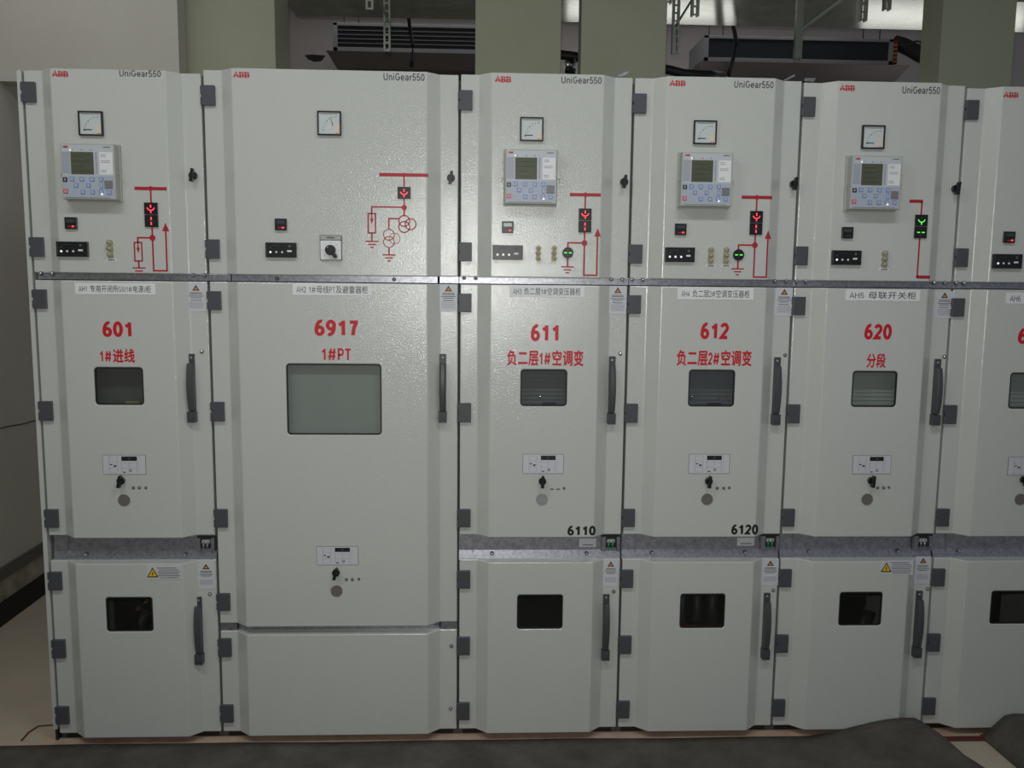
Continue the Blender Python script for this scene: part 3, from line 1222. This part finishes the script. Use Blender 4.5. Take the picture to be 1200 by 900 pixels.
column(216.5, 322.5, 1.40, .31, 'broad green painted column behind the cabinet marked 6917')
column(557, 657.5, 1.40, .12, 'green painted column behind the left half of the cabinet marked 611')
column(681, 781, 1.40, .12, 'green painted column behind the joint of cabinets marked 611 and 612')
column(1103, 1189, 1.40, .20, 'green painted column behind the cabinet marked 620')

# threshold strip under the doors and red channel edge
mb = MB()
mb.box(-.06, 6.0, -.045, .022, 0.0, .003, 'strip')
struct(mb.build('trim_4'), 'pinkish threshold strip at the foot of the cabinets')
mb = MB()
a, b = atz(1084, 863, .004), atz(1142, 862, .004)
mb.box(a.x - .25, b.x + .3, a.y - .030, a.y - .006, 0.003, .007, 'redline')
struct(mb.build('trim_5'), 'dark red channel edge in the floor')
# shallow trench outline on the floor by the left end
mb = MB()
q = [atz(px, py, .002) for px, py in ((25, 868), (34, 858), (45, 851), (64, 849.5))]
for a, b in zip(q[:-1], q[1:]):
    mb.tube([a, b], .003, 'redline', 5)
struct(mb.build('trim_6'), 'thin floor joint beside the left end of the row')

# ------------------------------------------------------------------ cabinets
LBL = [
    'light grey switchgear cabinet marked 601, at the left end of the row',
    'wide light grey switchgear cabinet marked 6917, with a large viewing window and rotary switch',
    'light grey switchgear cabinet with flash glare across its top door, marked 611',
    'light grey switchgear cabinet marked 612, between the ones marked 611 and 620',
    'light grey switchgear cabinet marked 620 with a green-lit position indicator',
    'light grey switchgear cabinet standing right of the one marked 620, cut by the edge',
]
CAB = []
for i in range(6):
    CAB.append(thing('switchgear_cabinet', LBL[i], 'switchgear cabinet', (XL[i], 0, 0), 'switchgear cabinets standing in a row'))

ZUP = [(at(547, 129, -.01).z, at(547, 105.5, -.01).z), (at(547, 306.5, -.01).z, at(547, 284, -.01).z)]
ZMI = [(at(547, 366, -.01).z, at(547, 344, -.01).z), (at(547, 495, -.01).z, at(547, 472.5, -.01).z), (at(547, 618, -.01).z, at(547, 597, -.01).z)]
ZLO = [(at(547, 690, -.01).z, at(547, 669, -.01).z), (at(547, 768, -.01).z, at(547, 747, -.01).z), (at(547, 844, -.01).z, at(547, 824, -.01).z)]

DATA = [
    dict(logo=(61, 82, 80, 90), uni=(140, 82.3, 188.5, 90), meter=(92, 130.5, 120, 158.5), relay=(71.6, 167, 135, 234),
         cnt=(75.5, 255, 90.5, 268), cnt_lit=True, strip=(66.5, 283, 103.5, 301), term=[(129, 282, 301)], mim=((176.5, 221), 'incomer'),
         lock=(227, 206), name=(88, 332, 182, 345), ntext='AH1 专用开闭所G5(1#电源)柜', num=(120, 376.5, 154, 395), ntxt='601',
         sub=(117, 408.5, 158, 425), stxt='1#进线', win=(111, 430.5, 168, 474.5), hand=(225.5, 414.5, 494), scr=(236.5, 412),
         plate=(120.5, 533, 171, 556), knob=(142.5, 563, 80), leds=((156.5, 571.5), (163.5, 571.5), (171, 571.5)), disc=(145.5, 586), dd=True,
         stick=(219, 332, 241, 365), lwin=(124.5, 700, 179, 740), lhand=(234, 699, 776), lscr=(246, 696), lst=(232, 659, 251.5, 690),
         lsw=(172, 663, 213, 679), bolts=((101, 649.5), (217, 649.5)), latch=(230, 629.5, 252, 647), lg=False, inner='plate_d'),
    dict(logo=(273, 83, 292.5, 91), uni=(449.5, 86, 497.5, 94.5), meter=(372, 130, 399.5, 158.5), cnt=(322, 256, 336, 270), cnt_lit=True,
         strip=(311, 284, 348, 302), lock=(528.5, 209), name=(343, 332.5, 436, 346), ntext='AH2 1#母线PT及避雷器柜',
         num=(368.5, 374.5, 420, 394), ntxt='6917', sub=(377, 408, 411, 422), stxt='1#PT', win=(336, 426.5, 447, 509.5), hand=(519, 414.5, 494),
         plate=(371, 640, 420, 662), knob=(394, 670.5, 75), leds=((406, 679), (413, 679), (420.5, 678.5)), disc=(394.5, 692.5), dd=True,
         stick=(515, 333, 536, 365), inner='plate_l'),
    dict(logo=(580, 88, 599, 96.5), uni=(658, 90, 705, 98), meter=(609.5, 137, 637, 165.5), relay=(591.5, 175, 653.5, 238),
         cnt=(588.5, 260, 601.5, 272.5), cnt_lit=True, pale=True, strip=(578, 288, 612, 304), term=[(631, 289, 305), (649.5, 289, 305)],
         mim=((686, 228.3), 'feeder'), lock=(731, 213.5), name=(597, 335, 685, 348), ntext='AH3 负二层1#空调变压器柜',
         num=(622, 380, 654.5, 400), ntxt='611', sub=(594, 410, 684, 429), stxt='负二层1#空调变', win=(610, 433, 664.5, 476),
         hand=(716.5, 417.5, 496), scr=(727, 414.5), plate=(612.5, 532, 660.5, 555), knob=(635.5, 563.5, 88),
         leds=((647, 573), (654, 573), (661, 572)), slots=True, disc=(635, 585), dd=False, stick=(713.5, 335, 734, 368),
         lwin=(606, 697, 659.5, 737), lhand=(709.5, 696, 771), lscr=(719, 693), lst=(707, 656, 724, 687),
         bolts=((576.5, 648.5), (687.5, 648.5)), latch=(705, 628, 727, 646), lg=True, blk=(665, 616, 698, 627.5), btxt='6110',
         mini=(679, 632, 699, 642), inner='plate_m'),
    dict(logo=(784.5, 93, 803.5, 101), uni=(860.5, 95, 906.5, 103.2), meter=(813, 141, 840, 169), relay=(797.5, 178, 860, 241),
         cnt=(791, 262.5, 804.5, 275), cnt_lit=True, strip=(779, 290, 814, 307), term=[(833, 291, 308), (851, 291, 308)],
         mim=((887, 231.3), 'feeder'), lock=(929.5, 216), name=(794, 337.5, 883, 351), ntext='AH4 负二层2#空调变压器柜',
         num=(821, 378, 854, 397.5), ntxt='612', sub=(793, 410, 881, 429), stxt='负二层2#空调变', win=(807, 433.5, 861, 476.5),
         hand=(909, 418.5, 497), scr=(920, 416), plate=(807, 532, 855, 555), knob=(830, 563.5, 84),
         leds=((840.5, 572), (848, 572), (854.5, 571.5)), disc=(828.5, 585), dd=True, stick=(908.5, 337, 928.5, 370),
         lwin=(797, 696, 849.5, 736), lhand=(897, 694.5, 770), lscr=(906, 691.5), lst=(892.5, 655, 912, 686),
         bolts=((764, 647.5), (873, 647)), latch=(892, 627, 913.5, 645), lg=True, blk=(857, 614.5, 888.5, 626.5), btxt='6120',
         mini=(865, 631, 885, 640.5), inner='plate_m'),
    dict(logo=(984, 98.5, 1002, 106.5), uni=(1057.5, 101.5, 1101.5, 110), meter=(1010.5, 146.5, 1037, 174.5), relay=(998, 183, 1057.3, 244),
         cnt=(986.5, 266.5, 1000, 279), cnt_lit=False, strip=(975, 293, 1008.5, 311), term=[(1036.5, 295, 312)],
         mim=((1080.5, 236), 'tie'), lock=(1119, 221.5), name=(991, 339.5, 1078, 352.5), ntext='AH5 母联开关柜',
         num=(1013, 379.5, 1045, 398), ntxt='620', sub=(1015.5, 414, 1038, 431), stxt='分段', win=(998.5, 435, 1051, 477),
         hand=(1096, 420.5, 497.5), scr=(1106.5, 418), plate=(999, 533.5, 1044, 555.5), knob=(1020.5, 563, 84),
         leds=((1028.5, 571.5), (1035.5, 571.5), (1041.5, 571)), disc=(1016, 585), dd=True, stick=(1096.5, 341, 1116, 373),
         lwin=(983.5, 694, 1033.5, 733), lhand=(1074.5, 692, 768), lscr=(1087, 690), lst=(1072, 652, 1090, 684),
         lsw=(1032, 656.5, 1070, 673.5), bolts=((948, 646), (1052.5, 645.5)), latch=(1071, 627, 1093, 645), lg=False, inner='plate_l'),
    dict(logo=(1176, 107, 1193.5, 114.5), cnt=(1176, 271.5, 1190, 284.5), cnt_lit=True, strip=(1163.5, 297.5, 1197, 315),
         name=(1179, 343.5, 1266, 356), ntext='AH6', num=(1193, 384, 1204.5, 403), ntxt='6', win=(1183, 437, 1234, 479),
         plate=(1181, 535.5, 1226, 557), knob=(1199, 562, 84), leds=(), disc=(1195.5, 585), dd=True,
         lwin=(1161, 692.5, 1211, 731), bolts=((1124, 645),), inner='plate_l'),
]

for i, (c, d) in enumerate(zip(CAB, DATA)):
    x0, x1 = XL[i], XL[i + 1] - GAP
    xs = x0 + .0
    body(c, i, left_skin=(i == 0))
    # ---- top compartment door
    dr = door('instrument_door', c, x0, x1, ZU, ZT + DT[i])
    for z0, z1 in ZUP:
        hinge(dr, x0, z0, z1)
    if 'lock' in d:
        quarter_lock(dr, d['lock'][0], d['lock'][1], 82).build('key_knob', dr, bevel=.001)
    logo(dr, d['logo'])
    if 'uni' in d:
        lettering(dr, 'door_lettering', d['uni'], 'UniGear550', 'inkdark', .135)
    if 'meter' in d:
        meter(c, d['meter'], 'voltmeter' if i == 1 else 'ammeter', resting=(i != 1))
    if 'relay' in d:
        relay(c, d['relay'])
    counter(c, d['cnt'], d['cnt_lit'], d.get('pale', False))
    strip_panel(c, d['strip'], 3 if i in (2, 3) else 1)
    for px, a, b in d.get('term', ()):
        terminal(c, px, a, b, label=(i != 2))
    if 'mim' in d:
        mimic_feeder(c, *d['mim'])
    if i == 1:
        mimic_pt(c)
        selector(c)
    rail(c, i)
    # ---- middle door
    zlow = at(400, 729.5, 0).z if i == 1 else ZM
    wr = pxrect(*d['win'], F)
    dm = door('breaker_door', c, x0, x1, zlow, ZMT, rrect(*wr, .012))
    window(dm, wr)
    for z0, z1 in ZMI:
        hinge(dm, x0, z0, z1)
    if i == 1:
        hinge(dm, x0, at(263, 716, -.01).z, at(263, 696, -.01).z)
    nameplate(dm, d['name'], d['ntext'])
    lettering(dm, 'door_number', d['num'], d['ntxt'], 'red', .235)
    if 'sub' in d:
        lettering(dm, 'door_lettering', d['sub'], d['stxt'], 'red', .19, .042)
    if 'blk' in d:
        lettering(dm, 'door_lettering', d['blk'], d['btxt'], 'inkblack', .24)
    if 'hand' in d:
        h = d['hand']
        handle(dm, at(h[0], (h[1] + h[2]) / 2, 0).x, at(h[0], h[2], 0).z, at(h[0], h[1], 0).z)
    if 'scr' in d:
        screw(dm, *d['scr'])
    if 'stick' in d:
        sticker_v(dm, *d['stick'])
    mechanism(dm, d['plate'], d['knob'], d['leds'], d['disc'], d.get('slots', False), d['dd'])
    # ---- what the glass shows inside
    mb = MB()
    X0, X1, Z0, Z1 = wr
    y = -.006 if i == 1 else .020
    mb.box(X0 - .035, X1 + .035, y, y + .003, Z0 - .05, Z1 + .05, d['inner'])
    if i in (2, 3, 4, 5):
        n = 13
        for k in range(n):
            z = Z0 - .03 + (Z1 - Z0 + .06) * (k + .5) / n
            mb.add([(X0 - .03, y - .001, z + .004), (X1 + .03, y - .001, z + .004), (X1 + .03, y - .003, z - .003), (X0 - .03, y - .003, z - .003),
                    (X1 + .03, y, z - .004), (X0 - .03, y, z - .004)], [(0, 1, 2, 3), (3, 2, 4, 5)], d['inner'])
    for fx in ((.45,) if i == 2 else (.15, .75) if i == 3 else ()):
        mb.dome(X0 + (X1 - X0) * fx, Z0 + .025, .005, y - .006, .004, 'chrome', 10)
    if i in (0, 2, 3):
        mb.box(X0 + (X1 - X0) * .5, X0 + (X1 - X0) * .8, y - .012, y - .004, Z0 - .002, Z0 + .006, 'brass' if i == 0 else 'black')
    mb.build('inner_plate', c)
    # ---- lower part
    if i == 1:
        zt2 = at(400, 738.5, 0).z
        mb = MB()
        mb.box(x0, x0 + MX - .002, .004, .022, zt2 - .004, zlow + .004, 'galv')
        mb.box(x0 + MX + .002, x1 - MX - .002, .010, .022, zt2 - .004, zlow + .004, 'galv')
        mb.box(x1 - MX + .002, x1, .004, .022, zt2 - .004, zlow + .004, 'galv')
        mb.build('cross_rail', c)
        dl = door('lower_panel', c, x0, x1, ZB, zt2)
        for z0, z1 in ZLO[1:]:
            hinge(dl, x0, z0, z1)
        screw(dl, 529, 757)
        screw(dl, 528, 830)
        for px, py in ((325, 326.5), (462, 327.5)):
            p = at(px, py, .004)
            mb = MB()
            mb.disc(p.x, p.z, .0065, -.001, .006, 'inkdark', 16)
            mb.dome(p.x, p.z, .005, -.001, .004, 'galv', 10)
            mb.build('bolt', c)
        continue
    wl = pxrect(*d['lwin'], F)
    dl = door('cable_door', c, x0, x1, ZB, ZLT, rrect(*wl, .010))
    window(dl, wl, .010)
    for z0, z1 in ZLO:
        hinge(dl, x0, z0, z1)
    if 'lhand' in d:
        h = d['lhand']
        handle(dl, at(h[0], (h[1] + h[2]) / 2, 0).x, at(h[0], h[2], 0).z, at(h[0], h[1], 0).z)
        screw(dl, *d['lscr'])
        sticker_v(dl, *d['lst'], variant=1)
    if 'lsw' in d:
        sticker_w(dl, *d['lsw'])
    recess(c, i, d['bolts'])
    if 'latch' in d:
        latch_box(c, d['latch'], d['lg'])
    if 'mini' in d:
        a = pxrect(*d['mini'], .0)
        mb = MB()
        mb.box(a[0], a[1], .010, .0185, a[2], a[3], 'sticker')
        mb.box(a[0] + .012, a[1] - .010, .0096, .011, a[2] + .006, a[2] + .009, 'ink')
        mb.build('small_label', c)
    # rail bolts at both ends
    zr = at(540, 325.8, 0).z
    for px in {0: (49, 62.5, 227, 240.5), 2: (544, 557.5, 716, 729), 3: (740.5, 753, 908, 921), 4: (931.5, 944, 1094, 1106.5), 5: (1117, 1129)}[i]:
        xx = min(max(at(px, 326, 0).x, XL[i] + .004), XL[i + 1] - .013)
        mb = MB()
        mb.disc(xx, zr, .0065, -.007, .0, 'inkdark', 16)
        mb.dome(xx, zr, .0055, -.007, .005, 'chrome', 10)
        mb.build('bolt', c)
    # cable ends and bars seen dimly behind the lower glass
    if i == 3:
        for px, w in ((800, 10), (817, 13), (835, 16)):
            mb = MB()
            a, b = at(px, 685, .12), at(px - 1, 750, .12)
            mb.tube([(a.x, .12, a.z), (b.x, .12, b.z)], w / 2 / 345, 'cable', 16)
            mb.build('power_cable', c, smooth=True)
        mb = MB()
        a, b = at(792, 733, .08), at(852, 738, .08)
        mb.box(a.x, b.x, .07, .09, b.z, a.z, 'copper')
        mb.build('copper_bar', c)
    if i in (0, 4):
        px0, py0 = (166, 728) if i == 0 else (1012, 730)
        mb = MB()
        mb.tube([at(px0 + 4, py0 + 30, .14), at(px0 + 2, py0, .14), at(px0 + 8, py0 - 14, .15)], .020, 'cable', 14)
        mb.build('power_cable', c, smooth=True)
        for px, py in ((162, 713), (171, 705)) if i == 0 else ((1015, 713),):
            mb = MB()
            p = at(px, py, .09)
            mb.prism([(p.x - .008, p.z - .006), (p.x + .009, p.z - .004), (p.x + .001, p.z + .010)], .085, .10, 'copper' if i == 0 else 'disc')
            mb.build('busbar_end', c)

# sheet-metal lip showing above the first cabinet, and loose lifting tabs on the roofs
mb = MB()
mb.box(at(60, 79, .06).x, at(198, 79, .06).x, .03, .20, ZT - .012, ZT - .001, 'paint')
mb.build('top_cover', CAB[0])
for cab, p0, p1, p2, p3 in ((CAB[2], (722, 89), (737, 83), (735, 86.5), (728, 89.5)), (CAB[3], (918, 94), (931, 87), (932, 89), (921, 94.5)),
                            (CAB[4], (943, 91.5), (956, 91.5), (954, 95.5), (943, 95))):
    mb = MB()
    q = [at(*p, .12) for p in (p0, p1, p2, p3)]
    mb.prism([(p.x, max(p.z, ZT - .004)) for p in q], .12, .124, 'galv')
    mb.build('lifting_tab', cab)

# ------------------------------------------------------------------ rubber mats in front of the row
def bump(t):
    t = max(0.0, min(1.0, t))
    return t * t * (3 - 2 * t)


def mat_mesh(name, fx0, fx1, ynear, yfar, hfun, nx, ny, label):
    vs, fs = [], []
    for j in range(ny + 1):
        y = ynear + (yfar(None) - ynear) * (j / ny) ** .8
        a, b = fx0(y), fx1(y)
        for i in range(nx + 1):
            x = a + (b - a) * i / nx
            vs.append((x, y, hfun(x, y, i / nx, j / ny)))
    n = len(vs)
    for j in range(ny):
        for i in range(nx):
            k = j * (nx + 1) + i
            fs.append((k, k + 1, k + nx + 2, k + nx + 1))
    t = .005
    vs += [(x, y, z - t) for x, y, z in vs]
    fs += [tuple(v + n for v in reversed(f)) for f in fs]
    edge = list(range(nx + 1)) + [j * (nx + 1) + nx for j in range(1, ny + 1)] + [ny * (nx + 1) + i for i in range(nx - 1, -1, -1)] + [j * (nx + 1) for j in range(ny - 1, 0, -1)]
    for a, b in zip(edge, edge[1:] + edge[:1]):
        fs.append((a, b, b + n, a + n))
    m_ = MB()
    m_.add(vs, fs, 'mat')
    o = m_.build(name, smooth=True)
    tag(o, label, 'floor mat', 'rubber mats laid in front of the cabinets')
    return o


P1, P2 = atz(1091, 862, 0), atz(1150, 900, 0)
slope = (P2.x - P1.x) / (P2.y - P1.y)
xr = lambda y: P1.x + (y - P1.y) * slope


def h1(x, y, u, v):
    e = xr(y) - x
    hump = .062 * bump((x - 2.55) / .38) * bump(e / .07) * bump((y + .40) / .30)
    wob = .0022 * math.sin(x * 5.1 + y * 3) + .0016 * math.sin(x * 11.3 - y * 7)
    return .0085 + hump + wob * .5 + .003 * bump((y + .2) / .2)


YF = -.040
mat_mesh('rubber_mat', lambda y: -.72, xr, -1.5, lambda _: YF, h1, 150, 30,
         'long dark grey rubber mat along the foot of the cabinets, its right corner curled up')
Q1, Q2 = atz(1142, 858, 0), atz(1191, 900, 0)
sl2 = (Q2.x - Q1.x) / (Q2.y - Q1.y)
xl = lambda y: Q1.x + (y - Q1.y) * sl2


def h2(x, y, u, v):
    e = x - xl(y)
    return .0085 + .078 * bump(e / .10) * (1 - .35 * bump((e - .12) / .25)) * bump((y + .50) / .34) + .001 * math.sin(x * 13 + y * 6)


mat_mesh('rubber_mat', xl, lambda y: 5.4, -1.5, lambda _: YF, h2, 80, 30,
         'dark rubber mat bulging up at the right edge, right of the bare floor gap')

# ------------------------------------------------------------------ overhead behind the row
# galvanised duct across the room
DY0, DY1 = 0.95, 2.30
DZ = at(560, 23.5, DY1).z
mb = MB()
mb.box(at(322, 10, 1.75).x, 6.5, DY0 + .80, DY1, DZ, DZ + .32, 'duct')
for px in (1080,):
    pass
ob = mb.build('ventilation_duct', bevel=.004)
tag(ob, 'galvanised sheet-metal duct running across the room above the fan coils', 'duct')


def fan_coil(px0, px1, yT, yB, ytray, label, louvres, Y=3.42, left_end=True):
    a, b = at(px0, yT, Y), at(px1, yT, Y)
    zt, zb = a.z, at((px0 + px1) / 2, yB, Y).z
    ztr = at((px0 + px1) / 2, ytray, Y - .05).z
    x0, x1 = a.x, b.x
    t = thing('fan_coil_unit', label, 'air conditioner', (x0, Y, ztr), 'fan coil units hung behind the cabinets')
    m_ = MB()
    m_.box(x0, x1, Y + .02, Y + .45, zb, zt, 'accase')
    m_.box(x0, x1, Y, Y + .02, zt - .020, zt, 'accase')
    m_.box(x0, x1, Y, Y + .02, zb, zb + .028, 'accase')
    m_.box(x0, x0 + .03, Y, Y + .02, zb, zt, 'accase')
    m_.box(x1 - .03, x1, Y, Y + .02, zb, zt, 'accase')
    m_.build('casing', t, bevel=.002)
    m_ = MB()
    m_.box(x0 + .03, x1 - .03, Y + .014, Y + .0195, zb + .028, zt - .02, 'acdark')
    if louvres:
        n = 4
        for k in range(1, n + 1):
            z = zb + .028 + (zt - zb - .048) * k / (n + 1)
            m_.box(x0 + .03, x1 - .03, Y + .004, Y + .014, z - .0016, z + .0016, 'accase')
    m_.build('grille', t)
    if not louvres:
        m_ = MB()
        xm = (x0 + x1) / 2
        m_.box(xm - .02, xm + .02, Y - .004, Y + .02, zb, zt, 'accase')
        m_.build('centre_post', t)
    m_ = MB()
    o = .05
    vs = [(x0 - .04, Y - .06, zb - .012), (x1 + .10, Y - .06, zb - .012), (x1 + .10, Y + .5, zb - .012), (x0 - .04, Y + .5, zb - .012),
          (x0 + .02, Y + .02, ztr), (x1 + .02, Y + .02, ztr), (x1 + .02, Y + .46, ztr), (x0 + .02, Y + .46, ztr)]
    m_.add(vs, [(0, 1, 2, 3), (7, 6, 5, 4), (0, 4, 5, 1), (1, 5, 6, 2), (2, 6, 7, 3), (3, 7, 4, 0)], 'actray')
    m_.build('drip_tray', t, bevel=.002)
    for xx in (x0 + .06, x0 + .16, x1 - .17, x1 - .05):
        m_ = MB()
        m_.tube([(xx, Y + .12, zt - .004), (xx, Y + .12, ZC)], .004, 'hose', 8)
        m_.build('hanger_rod', t)
    return t, x0, x1, zb, zt


fan_coil(390, 612, 26, 62, 79, 'fan coil unit with slatted dark grille behind the cabinet marked 6917', True)
t, ax0, ax1, azb, azt = fan_coil(826, 1048, 41, 74, 93, 'fan coil unit with two dark openings and a red pipe at its end', False, Y=3.40)
mb = MB()
mb.tube([(ax1 + .03, 3.45, azb + .02), (ax1 + .03, 3.45, azt)], .022, 'pipe', 12)
for k in range(5):
    z = azb + .03 + (azt - azb - .06) * k / 4
    mb.tube([(ax1 - .01, 3.43, z), (ax1 + .04, 3.43, z)], .008, 'copper', 8)
mb.build('pipe_header', t)

# hoses
mb = MB()
pts = [at(598, 56, 3.55), at(614, 58, 2.9)] + [at(px, py, 2.2) for px, py in ((630, 61), (655, 64), (672, 66), (690, 70), (720, 76), (760, 78), (785, 82), (800, 86), (815, 87.5), (832, 88))] + [at(850, 88, 3.42)]
mb.tube(pts, .026, 'hose', 12)
PIPE = tag(mb.build('insulated_pipe', smooth=True), 'black insulated pipe sagging behind the green columns', 'pipe')
mb = MB()
pts = [at(px, py, 2.1) for px, py in ((668, 70), (670, 76), (669, 80), (668, 86))]
mb.tube(pts, .030, 'hose', 12)
mb.dome(pts[1].x - .02, pts[1].z, .02, 2.08, .01, 'chrome', 10)
mb.build('valve', PIPE, smooth=True)
mb = MB()
pts = [at(px, py, 2.45) for px, py in ((858, -60), (858, -20), (858, 26), (861, 38), (863, 50), (861, 62), (857, 76), (853, 90))]
mb.tube(pts, .012, 'hose', 10)
tag(mb.build('flexible_hose', smooth=True), 'thin dark hose hanging in front of the fan coil with two openings', 'hose')
mb = MB()
pts = [at(px, py, 2.50) for px, py in ((479, -60), (479, -20), (479, 22), (481, 38), (483, 50), (484, 64), (482, 78))]
mb.tube(pts, .011, 'hose', 10)
tag(mb.build('flexible_hose', smooth=True), 'thin dark hose hanging in front of the slatted fan coil', 'hose')
mb = MB()
pts = [at(px, py, 3.50) for px, py in ((1048, 50), (1058, 53), (1068, 58), (1078, 64), (1090, 70))]
mb.tube(pts, .052, 'hose', 12)
tag(mb.build('insulated_pipe', smooth=True), 'black insulated pipe leaving the right end of the fan coil', 'pipe')
mb = MB()
pts = [at(px, py, 3.36) for px, py in ((1062, 53), (1068, 50), (1074, 48), (1079, 49), (1080, 52), (1072, 53))]
mb.tube(pts, .006, 'hose', 8)
tag(mb.build('wire_loop', smooth=True), 'small looped dark wire beside the right column', 'wire')


def strut(px, y0, y1, wpx, Y, label, slots=True, mname='strut'):
    """perforated channel hanging from the ceiling"""
    p0, p1 = at(px - wpx / 2, y1, Y), at(px + wpx / 2, y1, Y)
    z0 = p0.z
    z1 = ZC
    x0, x1 = p0.x, p1.x
    m_ = MB()
    b = (x1 - x0) * .28
    m_.box(x0, x0 + b, Y, Y + .03, z0, z1, mname)
    m_.box(x1 - b, x1, Y, Y + .03, z0, z1, mname)
    if slots:
        z = z0
        while z < z1 - .01:
            m_.box(x0 + b, x1 - b, Y + .002, Y + .004, z, min(z + .010, z1), mname)
            z += .038
    else:
        m_.box(x0 + b, x1 - b, Y + .002, Y + .004, z0, z1, mname)
    o = m_.build('slotted_strut')
    tag(o, label, 'strut', 'slotted steel struts hanging above the cabinets')
    return o


strut(791.5, 20, 62, 8, 1.70, 'slotted steel strut hanging beside the third green column')
strut(815, 0, 18, 9, 1.55, 'short slotted strut over the cabinet marked 612')
strut(784, 0, 3, 7, 1.6, 'stub of a strut at the edge of the third green column')
strut(935.5, 28, 68, 8, 1.72, 'slotted strut crossing the middle of the fan coil with two openings', slots=False)
strut(1012, 0, 24, 9, 1.60, 'wide strut stub left of the bright duct reflection')
strut(1040.5, 0, 11, 8, 1.50, 'short strut end over the bright duct reflection')
strut(433, 0, 11, 9, 1.45, 'short slotted strut above the slatted fan coil')
strut(453.5, 25, 60, 8, 1.72, 'slotted strut crossing the slatted fan coil')
for (a, b, lab) in (((939, 34), (990, -4), 'diagonal brace rising from the middle strut'), ((792, 30), (812, -2), 'thin pale brace beside the third green column'),
                    ((446, 2), (455, 26), 'thin brace above the slatted fan coil')):
    mb = MB()
    p, q = at(*a, 1.74), at(*b, 1.60)
    mb.tube([p, q], .012 if a[0] == 939 else .006, 'strut', 6)
    tag(mb.build('steel_brace'), lab, 'brace')
# flaking plaster patch on the back wall
mb = MB()
c = at(369, 68, YB - .002)
mb.prism([(c.x - .075, c.z + .02), (c.x - .02, c.z + .025), (c.x + .08, c.z + .02), (c.x + .05, c.z - .02), (c.x + .0, c.z - .028), (c.x - .05, c.z - .01)], YB - .004, YB, 'base')
struct(mb.build('trim_7'), 'dark hole in the back wall plaster')
